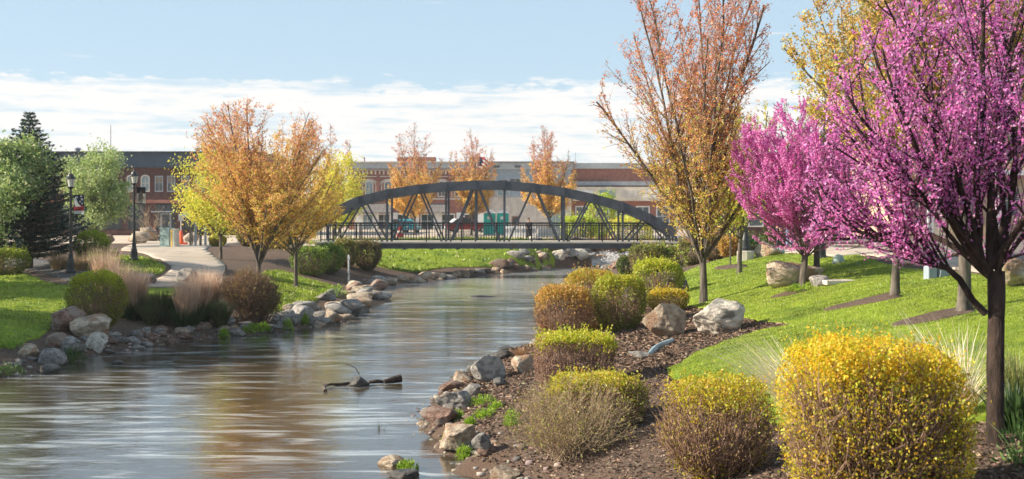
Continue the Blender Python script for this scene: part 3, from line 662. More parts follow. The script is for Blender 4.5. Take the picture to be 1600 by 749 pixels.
def blades(seed, n, w, h, cols, spread=.8, width=.012, base=.15, curve=.4, tip_cols=None, lean=(0, 0)):
    """curved grass blades of three segments as vertex / face arrays with colours"""
    rng = np.random.RandomState(seed); a = rng.uniform(0, 6.283, n); L = h * rng.uniform(.55, 1.1, n); s = rng.uniform(0, 1, n) ** .7 * spread
    b0 = np.stack([np.cos(a) * rng.uniform(0, base, n), np.sin(a) * rng.uniform(0, base, n), np.full(n, -.02)], 1)
    dr = np.stack([np.cos(a) * s + lean[0], np.sin(a) * s + lean[1]], 1); px_ = np.stack([-np.sin(a + rng.normal(0, .8, n)), np.cos(a + rng.normal(0, .8, n))], 1)
    V = []; ks = [0, .35, .7, 1]; wd = [1, .9, .55, .08]
    for k, wv in zip(ks, wd):
        c = b0 + np.column_stack([dr * (L * (k * .5 + k * k * curve))[:, None], L * (k - k * k * curve * s * .6)])
        V.append(np.column_stack([c[:, :2] - px_ * width * wv / 2, c[:, 2]])); V.append(np.column_stack([c[:, :2] + px_ * width * wv / 2, c[:, 2]]))
    V = np.stack(V, 1).reshape(-1, 3); i = np.arange(n) * 8
    F = np.concatenate([np.stack([i + 2 * j, i + 2 * j + 1, i + 2 * j + 3, i + 2 * j + 2], 1) for j in range(3)])
    c = pick(rng, n, cols, None, .2); c2 = pick(rng, n, tip_cols, None, .2) if tip_cols else c
    return V, F, np.concatenate([c, (c + c2) / 2, c2])
def grass_clump(seed, loc, w, h, label, cols, tip=None, n=700, width=.014, spread=.5, name='ornamental_grass', group=None, green=0, cat='grass', curve=.4, lean=(0, 0), base=None):
    t = empty(name, loc, 0, label, cat, group)
    V, F, c = blades(seed, n, w, h, cols, spread, width, base or w * .22, curve, tip, lean)
    link_mesh('blades', np_mesh('blades', V, F, MAT['blade'], False, c), t)
    if green:
        V, F, c = blades(seed + 5, int(n * .9), w, h * green, [(.05, .10, .03), (.08, .14, .04), (.04, .075, .025)], .95, width * 1.2, w * .3, .5)
        link_mesh('leaf_tuft', np_mesh('leaf_tuft', V, F, MAT['blade'], False, c), t)
    return t
def herb(seed, loc, w, h, label, cols, n=500, lsize=.06, name='leafy_weed', group=None):
    rng = np.random.RandomState(seed); t = empty(name, loc, 0, label, 'plant', group)
    P = rng.normal(size=(n, 3)); P /= np.linalg.norm(P, axis=1, keepdims=True); P *= rng.uniform(.3, 1, (n, 1)) ** .5; P[:, 2] = np.abs(P[:, 2]); P *= np.array([w / 2, w / 2, h])
    nz = np.array([mnoise.noise(Vector(p * 5 / w)) for p in P]); P = P[nz > -.15]
    leaves('foliage', P, P / (np.linalg.norm(P, axis=1, keepdims=True) + 1e-6) + [0, 0, .5], lsize, rng, pick(rng, len(P), cols, None, .2), t, align=.7, aspect=2.2)
    V, F, c = blades(seed + 1, n // 6, w, h, cols, 1.0, .008, w * .15, .3); link_mesh('stems', np_mesh('stems', V, F, MAT['blade'], False, c), t)
    return t
# ---- rocks
ROCKS = {}
def rock_mesh(seed, sub=3, cuts=12, flatz=.75, rough=.10, mat='rock_grey', round_=0.0, fine=.03):
    key = (seed, sub, mat)
    if key in ROCKS: return ROCKS[key]
    import bmesh
    bm = bmesh.new(); bmesh.ops.create_icosphere(bm, subdivisions=sub, radius=1); v = np.array([p.co[:] for p in bm.verts]); f = np.array([[q.index for q in p.verts] for p in bm.faces]); bm.free()
    rng = np.random.RandomState(seed)
    for _ in range(cuts):
        nrm = unit(rng.normal(size=3)); dd = rng.uniform(.42, .80) + round_ * 1.3; k = v @ nrm - dd; k = np.maximum(k, 0); v = v - k[:, None] * nrm[None] * .93
    off = Vector(rng.uniform(-50, 50, 3))
    nn = np.array([mnoise.fractal(Vector(p * 1.3) + off, 1, 2, 3) for p in v]); n2_ = np.array([mnoise.fractal(Vector(p * 5) + off, 1, 2, 3) for p in v])
    n3_ = np.array([abs(mnoise.noise(Vector(p * 2.4) - off)) for p in v])
    v = v * (1 + (nn * rough + n2_ * fine - np.maximum(0, .10 - n3_) * rough * 4)[:, None])
    v = v / np.abs(v).max(0)
    me = np_mesh('boulder', v, f, MAT[mat], sub >= 3 and round_ > 0.05); ROCKS[key] = me; return me
def rock(name, loc, dims, seed, mat='rock_grey', rz=None, label=None, group=None, sub=3, sink=.3, cuts=12, round_=0.0, tilt=0, rough=.10, cat=None):
    me = rock_mesh(seed, sub, cuts, mat=mat, round_=round_, rough=rough)
    o = link_mesh(name, me, None, (loc[0], loc[1], loc[2] + dims[2] * (.5 - sink)))
    o.scale = (dims[0] / 2, dims[1] / 2, dims[2] / 2); o.rotation_euler = (0, tilt, rz if rz is not None else (seed * 1.7) % 6.28)
    return tag(o, label, cat or ('boulder' if name == 'boulder' else 'rock'), group)
def prock(px, py, wpx, hpx, seed, mat, label, D=None, name='boulder', rz=0, sub=4, dfac=.85, sink=.22, tilt=0, cuts=12, round_=0.0, group=None, rough=.1):
    """px,py: bottom centre in the photo, wpx,hpx: its visible size there"""
    p = hit(px, py) if D is None else at(px, D)
    w = wpx * p[1] / FOC; h = hpx * p[1] / FOC / (1 - sink)
    return rock(name, (p[0], p[1] + w * dfac / 2 * .8, max(H(p[0], p[1] + w * .3), -.01) if D is None else p[2]), (w, w * dfac, h), seed, mat, rz, label, group, sub, sink, cuts, round_, tilt, rough)
# ------------------------------------------------------------------ footbridge
BY = 74.0; BS = FOC / BY           # pixels per metre at the near truss
def bx(px): return (px - 800) / BS
def bz(py): return CH + (HY - py) / BS
br = empty('footbridge', (bx(770), BY, bz(389)), 0, 'dark grey steel footbridge with a shallow bowstring arch spanning the river', 'bridge')
bo = Vector(br.location); WID = 3.0
def bl(px, py, yo=0): return Vector((bx(px), BY + yo, bz(py))) - bo
chord = [(468, 366), (513, 335), (560, 314), (605, 303), (652, 295.5), (697, 291.5), (743, 289), (788, 289.5), (835, 293.5), (881, 300), (927, 310), (973, 322.5), (1015, 341), (1056, 366)]
bots = [513, 605, 697, 788, 881, 973, 1056]; tops = {560: 314, 652: 295.5, 743: 289, 835: 293.5, 927: 310, 1015: 341}
ctop = dict(chord)
for yo in (0, WID):
    mb = MB(); pts = [bl(x, y, yo) for x, y in chord]
    # polygonal box chord with mitred joints
    n = len(pts); vs = []; fs = []; hh_, hw = .245, .17
    for i, p in enumerate(pts):
        d = (pts[min(i + 1, n - 1)] - pts[max(i - 1, 0)]).normalized(); up = Vector((-d.z, 0, d.x))
        for a, b_ in ((-1, -1), (1, -1), (1, 1), (-1, 1)): vs.append(p + Vector((0, a * hw, 0)) + up * b_ * hh_)
    for i in range(n - 1):
        for k in range(4): fs.append((i * 4 + k, i * 4 + (k + 1) % 4, i * 4 + 4 + (k + 1) % 4, i * 4 + 4 + k))
    fs += [(3, 2, 1, 0), tuple((n - 1) * 4 + k for k in range(4))]
    mb.add(vs, fs); ch_ = mb.build('arch_chord', MAT['steel'], br)
    for x, y in chord[1:-1]:
        MB().box(bl(x, y, yo) + Vector((0, 0, 0)), (.10, hw * 2 + .05, .52)).build('splice_plate', MAT['steel'], ch_)
    for i in range(len(bots)):
        b0 = bots[i]
        for tx in (b0 - 46, b0 + 46):
            key = min(tops, key=lambda k: abs(k - tx))
            if abs(key - tx) > 12: continue
            MB().bar(bl(b0 + (5 if tx > b0 else -5), 382, yo), bl(key - (5 if tx > b0 else -5) * .9, tops[key] + 4, yo), .10, .10).build('diagonal', MAT['steel'], br)
        yy = np.interp(b0, [c[0] for c in chord], [c[1] for c in chord])
        MB().bar(bl(b0, 384, yo), bl(b0, yy + 3, yo), .12, .11, (0, 1, 0)).build('vertical', MAT['steel'], br)
    yy = tops[743]; MB().bar(bl(743, 384, yo), bl(743, yy + 4, yo), .10, .10, (0, 1, 0)).build('vertical', MAT['steel'], br)
    m_ = MB(); a_ = bl(492, 383.8, yo); c_ = bl(1056, 383.8, yo); m_.bar(a_, c_, .16, .30)
    m_.bar(a_ + Vector((0, 0, -.17)), c_ + Vector((0, 0, -.17)), .30, .03); m_.bar(a_ + Vector((0, 0, .17)), c_ + Vector((0, 0, .17)), .30, .03)
    m_.build('bottom_beam', MAT['steel'], br)
MB().box(((bx(774) - bo.x), WID / 2, .335), (21.0, WID - .34, .16)).build('deck', MAT['deck'], br)
MB().box(((bx(774) - bo.x), -.155, .375), (21.0, .05, .10)).build('deck_edge', MAT['deck'], br)
for i in range(14):
    MB().box((bx(505 + i * 42) - bo.x, WID / 2, .06), (.16, WID - .2, .22)).build('cross_beam', MAT['steel'], br)
pk = MB().box((0, 0, .53), (.026, .026, .94)).mesh('baluster', MAT['black'])
for yo in (.30, WID - .30):
    rl = MB(); x0, x1 = bx(500) - bo.x, bx(1052) - bo.x
    rl.bar((x0, 0, 1.06), (x1, 0, 1.06), .07, .07); rl.bar((x0, 0, .93), (x1, 0, .93), .03, .03); rl.bar((x0, 0, .10), (x1, 0, .10), .04, .04)
    for i in range(11): rl.box((x0 + (x1 - x0) * i / 10, 0, .53), (.07, .07, 1.06))
    r_ = rl.build('railing', MAT['black'], br, (0, yo, .41))
    k = int((x1 - x0) / .155)
    for i in range(k): link_mesh('baluster', pk, r_, (x0 + (i + .5) * (x1 - x0) / k, 0, 0))
for px in (478, 1064):
    MB().box((bx(px) - bo.x, WID / 2, -.55), (1.7, WID + 1.2, 1.5)).build('abutment', MAT['deck'], br)
# ------------------------------------------------------------------ buildings
def window(parent, x, zc, w, h, y, glass='window', frame='stone_trim', arch=False, mull=1, fr=.09):
    """frame ring proud of the wall, pane set back, on the -Y face at depth y"""
    def outline(wi, hi, ar):
        p = [(-wi / 2, -hi / 2), (wi / 2, -hi / 2), (wi / 2, hi / 2)]
        if ar:
            rr = wi / 2; p = [(-wi / 2, -hi / 2), (wi / 2, -hi / 2)] + [(rr * math.cos(a), hi / 2 - rr * .5 + rr * .75 * math.sin(a)) for a in [math.pi * i / 8 for i in range(9)]]
        else: p.append((-wi / 2, hi / 2))
        return p
    o = [(x + a, zc + b) for a, b in outline(w, h, arch)]; i_ = [(x + a, zc + b) for a, b in outline(w - 2 * fr, h - 2 * fr, arch)]
    n = len(o); vs = [(a, y - .06, b) for a, b in o] + [(a, y - .06, b) for a, b in i_] + [(a, y + .05, b) for a, b in o] + [(a, y + .05, b) for a, b in i_]
    fs = []
    for k in range(n):
        k2 = (k + 1) % n; fs += [(k, k2, n + k2, n + k), (n + k, n + k2, 3 * n + k2, 3 * n + k), (k, 2 * n + k, 2 * n + k2, k2)]
    m_ = MB().add(vs, fs)
    for q in range(mull): m_.box((x - w / 2 + w * (q + 1) / (mull + 1), y - .02, zc), (.05, .05, h - fr * 2))
    if h > 1.2: m_.box((x, y - .022, zc + h * .05), (w - fr * 2, .05, .05))
    f = m_.build('window', MAT[frame], parent)
    MB().prism(i_, y + .012, y + .03).build('pane', MAT[glass], f)
    return f
def wall_holes(x0, x1, z0, z1, y, holes, th=.3):
    """a front wall cut up into boxes that leave the rectangular openings free"""
    xs = sorted({x0, x1} | {h[0] for h in holes} | {h[1] for h in holes}); m_ = MB()
    for a, b in zip(xs, xs[1:]):
        if b - a < 1e-4: continue
        mid = (a + b) / 2; hs = sorted([(h[2], h[3]) for h in holes if h[0] < mid < h[1]]); c = z0
        for l, u in hs:
            if l > c: m_.box(((a + b) / 2, y + th / 2, (c + l) / 2), (b - a, th, l - c))
            c = max(c, u)
        if z1 > c: m_.box(((a + b) / 2, y + th / 2, (c + z1) / 2), (b - a, th, z1 - c))
    return m_
# --- the dark brick block beyond the plaza
D1 = 118.0; q = lambda px: (px - 800) / FOC * D1; zq = lambda py: CH - (py - HY) * D1 / FOC
b1 = empty('brick_building', (q(210), D1, 1.6), 0, 'dark brick block with a wide navy fascia and arched upper windows beyond the plaza', 'building'); o1 = Vector(b1.location)
lx = lambda px: q(px) - o1.x; lz = lambda py: zq(py) - o1.z
wins1 = [(150, 12), (173, 12), (203, 10, 1), (227, 14, 1), (248.5, 13), (267.5, 13), (289.5, 13), (312, 13), (334, 13), (128, 13)]
holes = []
for w_ in wins1: holes.append((lx(w_[0] - w_[1] / 2), lx(w_[0] + w_[1] / 2), lz(300), lz(275)))
shops = [(92, 140), (150, 190), (200, 226), (243, 274), (286, 318), (328, 350)]
for a, c_ in shops: holes.append((lx(a), lx(c_), 0.0 if a == 243 else lz(359), lz(319)))
wall_holes(lx(40), lx(400), 0, lz(262), 0, holes).build('front_wall', MAT['brick_dark'], b1)
MB().box((lx(220), 9, lz(262) / 2), (lx(400) - lx(40) - .02, 17.4, lz(262))).build('rear_block', MAT['brick_dark'], b1)
MB().box((lx(220), 8.8, (lz(262) + lz(238.5)) / 2), (lx(400) - lx(40) + .4, 18.2, lz(238.5) - lz(262))).build('fascia', MAT['navy'], b1)
MB().box((lx(220), 8.8, lz(238)), (lx(400) - lx(40) + .7, 18.6, .12)).build('coping', MAT['black'], b1)
MB().box((lx(220), -.10, lz(315)), (lx(400) - lx(40), .24, .30)).build('string_course', MAT['brick_red'], b1)
MB().box((lx(220), -.07, lz(363)), (lx(400) - lx(40), .16, .35)).build('plinth', MAT['brick_dark'], b1)
for w_ in wins1:
    window(b1, lx(w_[0]), lz(287.5), w_[1] * D1 / FOC, 25 * D1 / FOC, .02, 'window_blue' if len(w_) > 2 else 'blind', 'stone_trim' if len(w_) > 2 else 'grey', len(w_) > 2)
    if len(w_) == 2: MB().box((lx(w_[0]), .03, lz(292)), (w_[1] * D1 / FOC * .84, .02, .7)).build('pane', MAT['window_dark'], b1)
for a, c_ in shops:
    if a == 243: continue
    window(b1, lx((a + c_) / 2), (lz(359) + lz(319)) / 2, (c_ - a) * D1 / FOC, lz(319) - lz(359), .04, 'window_dark', 'black', False, 2, .12)
door = window(b1, lx(258.5), lz(319) / 2, 31 * D1 / FOC, lz(319), .10, 'window_dark', 'black', False, 3, .12); door.name = 'entrance'
dd_ = MB().box((lx(259), .05, 1.05), (1.0, .06, 2.1)).build('door', MAT['grey'], b1); MB().box((lx(259), .0, 1.15), (.66, .05, 1.6)).build('door_glass', MAT['window_dark'], dd_); MB().box((lx(264), -.03, 1.05), (.04, .06, .3)).build('handle', MAT['galv'], dd_)
MB().box((lx(258), -.5, lz(331)), (2.1, 1.0, .10)).build('door_canopy', MAT['grey'], b1)
for px in (104, 296):
    MB().lathe([(.22, 0), (.22, .35), (.32, .38), (.32, .5), (0.02, .62)], (lx(px), 3, lz(238)), 10).build('roof_vent', MAT['grey'], b1)
# --- Victorian brick block
D2 = 155.0; q2 = lambda px: (px - 800) / FOC * D2; z2 = lambda py: CH - (py - HY) * D2 / FOC
b2 = empty('ornate_brick_building', (q2(655), D2, 1.6), 0, 'two storey red brick block with pale patterned brickwork and arched windows beyond the bridge', 'building'); o2 = Vector(b2.location)
mx_ = lambda px: q2(px) - o2.x; mz = lambda py: z2(py) - o2.z
X0, X1 = mx_(545), mx_(762)
wx2 = [577, 606.5, 637, 668, 690, 716, 742]
holes = [(mx_(p - 6.5), mx_(p + 6.5), mz(308), mz(284)) for p in wx2] + [(mx_(p - 11), mx_(p + 11), mz(360), mz(334)) for p in (574, 600, 630, 668, 700, 735)]
wall_holes(X0, X1, 0, mz(264), 0, holes).build('front_wall', MAT['brick_red'], b2)
MB().box(((X0 + X1) / 2, 9, mz(264) / 2), (X1 - X0 - .02, 17.4, mz(264))).build('rear_block', MAT['brick_red'], b2)
MB().box(((X0 + X1) / 2, 8.6, (mz(264) + mz(254)) / 2), (X1 - X0 + .5, 18.3, mz(254) - mz(264))).build('metal_cornice', MAT['galv'], b2)
MB().box(((X0 + X1) / 2, 8.5, mz(253.6)), (X1 - X0 + .8, 18.7, .12)).build('coping', MAT['stone_trim'], b2)
for a, c_ in ((620, 680), (734, 758)):
    MB().box((mx_((a + c_) / 2), 1.2, mz(251)), ((c_ - a) * D2 / FOC, 1.8, .85)).build('parapet', MAT['brick_red'], b2)
dn = MB().box((0, 0, 0), (.17, .2, .42)).mesh('corbel', MAT['stone_trim'])
for i in range(int((X1 - X0) / .5)): link_mesh('corbel', dn, b2, (X0 + .25 + i * .5, -.09, mz(270)))
for py, t_ in ((266, .12), (276, .10)): MB().box(((X0 + X1) / 2, -.06, mz(py)), (X1 - X0, .18, t_)).build('string_course', MAT['stone_trim'], b2)
MB().box(((X0 + X1) / 2, -.05, mz(311)), (X1 - X0, .16, .18)).build('sill_course', MAT['stone_trim'], b2)
for p in wx2:
    c_ = mx_(p)
    window(b2, c_, mz(296), 13 * D2 / FOC, 24 * D2 / FOC, .02, 'window_blue' if p < 580 else 'window', 'stone_trim', True, 1, .12)
    for r_, yo in ((.80, mz(290)), (1.08, mz(291))):
        m_ = MB(); pr_ = [(r_ * math.cos(a), r_ * .75 * math.sin(a)) for a in [math.pi * i / 10 for i in range(11)]]
        for (a0, a1), (c0, c1) in zip(pr_, pr_[1:]): m_.bar((c_ + a0, -.04, yo + a1), (c_ + c0, -.04, yo + c1), .14, .11, (0, 0, 1))
        m_.build('arch_band', MAT['stone_trim'], b2)
    for sg in (-1, 1): MB().box((c_ + sg * .80, -.03, mz(300)), (.14, .12, 1.4)).build('window_quoin', MAT['stone_trim'], b2)
for p in (562, 591, 622, 653, 679, 703, 729, 755):
    MB().box((mx_(p), -.12, mz(290)), (.32, .24, 3.0)).build('pilaster', MAT['brick_red'], b2)
MB().prism([(0, 0), (0, 1), (.001, 1)], 0, .001) if False else None
for a, c_ in ((552, 614), (640, 700)):
    m_ = MB(); xa, xc = mx_(a), mx_(c_); m_.add([(xa, 0.0, mz(318)), (xc, 0, mz(318)), (xc, -1.1, mz(332)), (xa, -1.1, mz(332)), (xa, -1.1, mz(333)), (xc, -1.1, mz(333)), (xa, 0, mz(333)), (xc, 0, mz(333))], [(0, 3, 2, 1), (3, 4, 5, 2), (4, 6, 7, 5), (0, 6, 4, 3), (1, 2, 5, 7)])
    m_.build('shop_awning', MAT['roof'], b2)
for p in (574, 600, 630, 668, 700, 735): window(b2, mx_(p), (mz(360) + mz(334)) / 2, 22 * D2 / FOC, mz(334) - mz(360), .02, 'window_dark' if p != 574 else 'window_blue', 'white', False, 1, .14)
for i, p in enumerate((561, 587, 615, 650, 684, 718, 752)):
    MB().box((mx_(p), -.05, mz(346)), (.75 if i % 2 else 1.0, .14, 2.1)).build('shopfront_pier', MAT['white'], b2)
# --- grey sided shop and stuccoed garage
b3 = empty('grey_shop_building', (q2(827), D2 + .5, 1.6), 0, 'long low building with grey siding above and pale stained stucco below beyond the bridge', 'building'); o3 = Vector(b3.location)
gx = lambda px: q2(px) - o3.x
xa, xc = gx(763), gx(893)
holes = [(gx(784), gx(800), mz(340), mz(320)), (gx(838), gx(852), mz(340), mz(322))]
wall_holes(xa, xc, 0, mz(308), 0, [(gx(800), gx(812), mz(352), mz(338)), (gx(860), gx(876), 0, mz(332))]).build('front_wall', MAT['stucco'], b3)
MB().box(((xa + xc) / 2, 8, mz(308) / 2), (xc - xa - .02, 15.4, mz(308))).build('rear_block', MAT['stucco'], b3)
for i in range(9):
    zz0 = mz(308) + (mz(265) - mz(308)) * i / 9; zz1 = mz(308) + (mz(265) - mz(308)) * (i + 1) / 9
    MB().box(((xa + xc) / 2, 7.9 + .008 * (i % 2), (zz0 + zz1) / 2), (xc - xa, 16.0, zz1 - zz0 - .01)).build('siding_board', MAT['siding'], b3)
MB().box(((xa + xc) / 2, 7.8, mz(259.5)), (xc - xa + .3, 16.5, mz(254) - mz(265))).build('fascia', MAT['galv'], b3)
MB().box(((xa + xc) / 2, 7.8, mz(253.4)), (xc - xa + .6, 16.9, .14)).build('coping', MAT['roof'], b3)
for px in (776, 809, 870): MB().box((gx(px), -.5, mz(260.5)), (.75, .05, .26)).build('fascia_vent', MAT['window_dark'], b3)
window(b3, gx(805), mz(286), 1.5, 1.2, -.12, 'window_dark', 'galv'); window(b3, gx(786), mz(288), 1.3, 1.2, -.12, 'window_dark', 'galv')
window(b3, gx(806), mz(345), 1.0, 1.0, .02, 'window_dark', 'brick_red', False, 0); MB().box((gx(868), .04, mz(332) / 2), (1.2, .05, mz(332))).build('door', MAT['pale_green'], b3)
window(b3, gx(786), mz(301), 1.5, .9, -.13, 'window_blue', 'stone_trim')
for k, px in enumerate(range(770, 890, 14)): MB().box((gx(px), -.03, mz(308) / 2), (.10, .08, mz(308) - .1)).build('wall_rib', MAT['stucco'], b3)
b4 = empty('red_brick_building', (q2(965), D2 + 2, 1.6), 0, 'red brick building with a long pale storefront band right of the grey siding', 'building'); o4 = Vector(b4.location); rx = lambda px: q2(px) - o4.x
xa, xc = rx(893.5), rx(1110)
wall_holes(xa, xc, 0, mz(263), 0, [(rx(a), rx(a + 22), mz(358), mz(322)) for a in (900, 932, 964, 996, 1028, 1060)]).build('front_wall', MAT['brick_red'], b4)
MB().box(((xa + xc) / 2, 8, mz(263) / 2), (xc - xa - .02, 15.4, mz(263))).build('rear_block', MAT['brick_red'], b4)
MB().box(((xa + xc) / 2, 7.9, mz(258.5)), (xc - xa + .3, 16.2, mz(254) - mz(263))).build('cornice', MAT['galv'], b4)
MB().box(((xa + xc) / 2, -.5, mz(303)), (xc - xa - .3, 1.0, mz(292) - mz(314))).build('sign_band', MAT['cream'], b4)
MB().box(((xa + xc) / 2, -.3, mz(286.5)), (xc - xa - .2, .6, .5)).build('canopy_trim', MAT['grey'], b4)
for a in (900, 932, 964, 996, 1028, 1060): window(b4, rx(a + 11), (mz(358) + mz(322)) / 2, 22 * D2 / FOC, mz(322) - mz(358), .02, 'window', 'white', False, 1, .15)
for i, a in enumerate((915, 950, 985, 1020, 1055)): MB().box((rx(a), -1.02, mz(303)), (1.9, .04, .9)).build('sign_panel', MAT[('white', 'pale_green', 'stone_trim')[i % 3]], b4)
# --- houses among the trees on the far right
D5 = 72.0; q5 = lambda px: (px - 800) / FOC * D5
b5 = empty('gabled_house', (q5(1560), D5, 2.1), 0, 'cream gabled house with grey shingle roof and tan walls behind the redbud', 'building')
hx = lambda px: q5(px) - q5(1560); hz_ = lambda py: CH - (py - HY) * D5 / FOC - 2.1
xl, xr = hx(1395), hx(1900)
wall_holes(xl, xr, 0, hz_(170), 0, [(hx(a), hx(a + 34), hz_(340), hz_(292)) for a in (1405, 1500, 1560, 1640)] + [(hx(a), hx(a + 26), hz_(255), hz_(210)) for a in (1420, 1500, 1570, 1640)] + [(hx(1448), hx(1486), 0, hz_(320))]).build('front_wall', MAT['tan_wall'], b5)
MB().box(((xl + xr) / 2, 6, hz_(170) / 2), (xr - xl - .02, 11.4, hz_(170))).build('rear_block', MAT['tan_wall'], b5)
pk_ = hx(1650); m_ = MB().prism([(hx(1500), hz_(170)), (hx(1800), hz_(170)), (pk_, hz_(5))], -.4, .0); m_.build('gable', MAT['cream'], b5)
for sg, a in ((1, 1480), (-1, 1820)):
    MB().bar((hx(a), 3.5, hz_(178)), (pk_, 3.5, hz_(-8)), 9.0, .35, (0, 0, 1)).build('roof_slope', MAT['roof'], b5)
    MB().bar((hx(a), -.95, hz_(176)), (pk_, -.95, hz_(-6)), .16, .55, (0, 0, 1)).build('bargeboard', MAT['cream'], b5)
MB().prism([(hx(1375), hz_(175)), (hx(1500), hz_(175)), (hx(1500), hz_(120)), (hx(1400), hz_(165))], 0, 9).build('side_roof', MAT['roof'], b5)
for a in (1405, 1500, 1560, 1640): window(b5, hx(a + 17), (hz_(340) + hz_(292)) / 2, 34 * D5 / FOC, hz_(292) - hz_(340), .02, 'window', 'cream', False, 1, .1)
for a in (1420, 1500, 1570, 1640): window(b5, hx(a + 13), (hz_(255) + hz_(210)) / 2, 26 * D5 / FOC, hz_(210) - hz_(255), .02, 'window', 'cream', False, 1, .1)
MB().box((hx(1467), .06, hz_(320) / 2), (38 * D5 / FOC, .06, hz_(320))).build('garage_door', MAT['cream'], b5)
for a in (1398, 1440, 1492, 1545, 1600): MB().box((hx(a), -1.4, hz_(275) / 2), (.32, .32, hz_(275))).build('porch_column', MAT['white'], b5)
MB().box((hx(1500), -.75, hz_(271)), (hx(1606) - hx(1392), 1.7, .28)).build('porch_beam', MAT['white'], b5)
b6 = empty('long_shed', (q5(1270) * 1.2, 88, 1.9), 0, 'low brown building glimpsed between the trunks past the redbud', 'building')
wall_holes(-7, 7, 0, 3.4, 0, [(-5, -3, .9, 2.3), (-1, 1, .9, 2.3), (3, 5, .9, 2.3)]).build('front_wall', noisy('brown_wall', (.10, .06, .045), (.17, .11, .08), 2), b6)
MB().box((0, 4, 1.7), (13.98, 7.4, 3.4)).build('rear_block', MAT['stucco'], b6); MB().prism([(-7.5, 3.4), (7.5, 3.4), (6.8, 4.6), (-6.8, 4.6)], -.6, 8.2).build('roof', MAT['roof'], b6)
for x in (-4, 0, 4): window(b6, x, 1.6, 2, 1.4, .02, 'window', 'white', False, 1)
# ------------------------------------------------------------------ street furniture
def lamp(px, D, label, scale=1.0, plinth=False, group='black park lamps with glass lanterns', heads=1):
    p = at(px, D); t = empty('street_lamp', p, 0, label, 'lamp', group); h = 4.08 * scale; z0 = .0
    if plinth: MB().lathe([(.34, -.2), (.34, .35), (.31, .38)], n=12).build('plinth', MAT['deck'], t); z0 = .38
    MB().lathe([(.20, z0 - .05), (.20, z0 + .10), (.16, z0 + .16), (.15, z0 + .42), (.10, z0 + .62), (.085, z0 + .72), (.11, z0 + .76), (.07, z0 + .82)], n=14).build('base', MAT['black'], t, smooth=False)
    if heads == 1:
        MB().lathe([(.065, z0 + .75), (.05, h - .85), (.075, h - .84), (.075, h - .80), (.045, h - .78), (.05, h - .68)], n=12).build('post', MAT['black'], t)
        hd = [(0, 0)]
    else:
        m_ = MB().lathe([(.065, z0 + .75), (.05, h - .75), (.03, h - .55)], n=10); m_.bar((-.42, 0, h - .75), (.42, 0, h - .75), .05, .05); m_.build('post', MAT['black'], t); hd = [(-.40, 0), (.40, 0)]
    for x, y in hd:
        MB().lathe([(.06, h - .70), (.12, h - .66), (.13, h - .62)], (x, y, 0), 8).build('lantern_holder', MAT['black'], t)
        MB().lathe([(.12, h - .62), (.19, h - .32), (.17, h - .28)], (x, y, 0), 8).build('lantern_glass', MAT['lamp_glass'], t)
        for k in range(4):
            a = math.pi / 4 + k * math.pi / 2; MB().tube([(x + .125 * math.cos(a), y + .125 * math.sin(a), h - .62), (x + .197 * math.cos(a), y + .197 * math.sin(a), h - .31)], .010, 4).build('lantern_rib', MAT['black'], t)
        MB().lathe([(.215, h - .31), (.21, h - .285), (.13, h - .20), (.10, h - .13), (.045, h - .10), (.03, h - .04), (.012, h + .06)], (x, y, 0), 10).build('lantern_cap', MAT['black'], t)
    return t
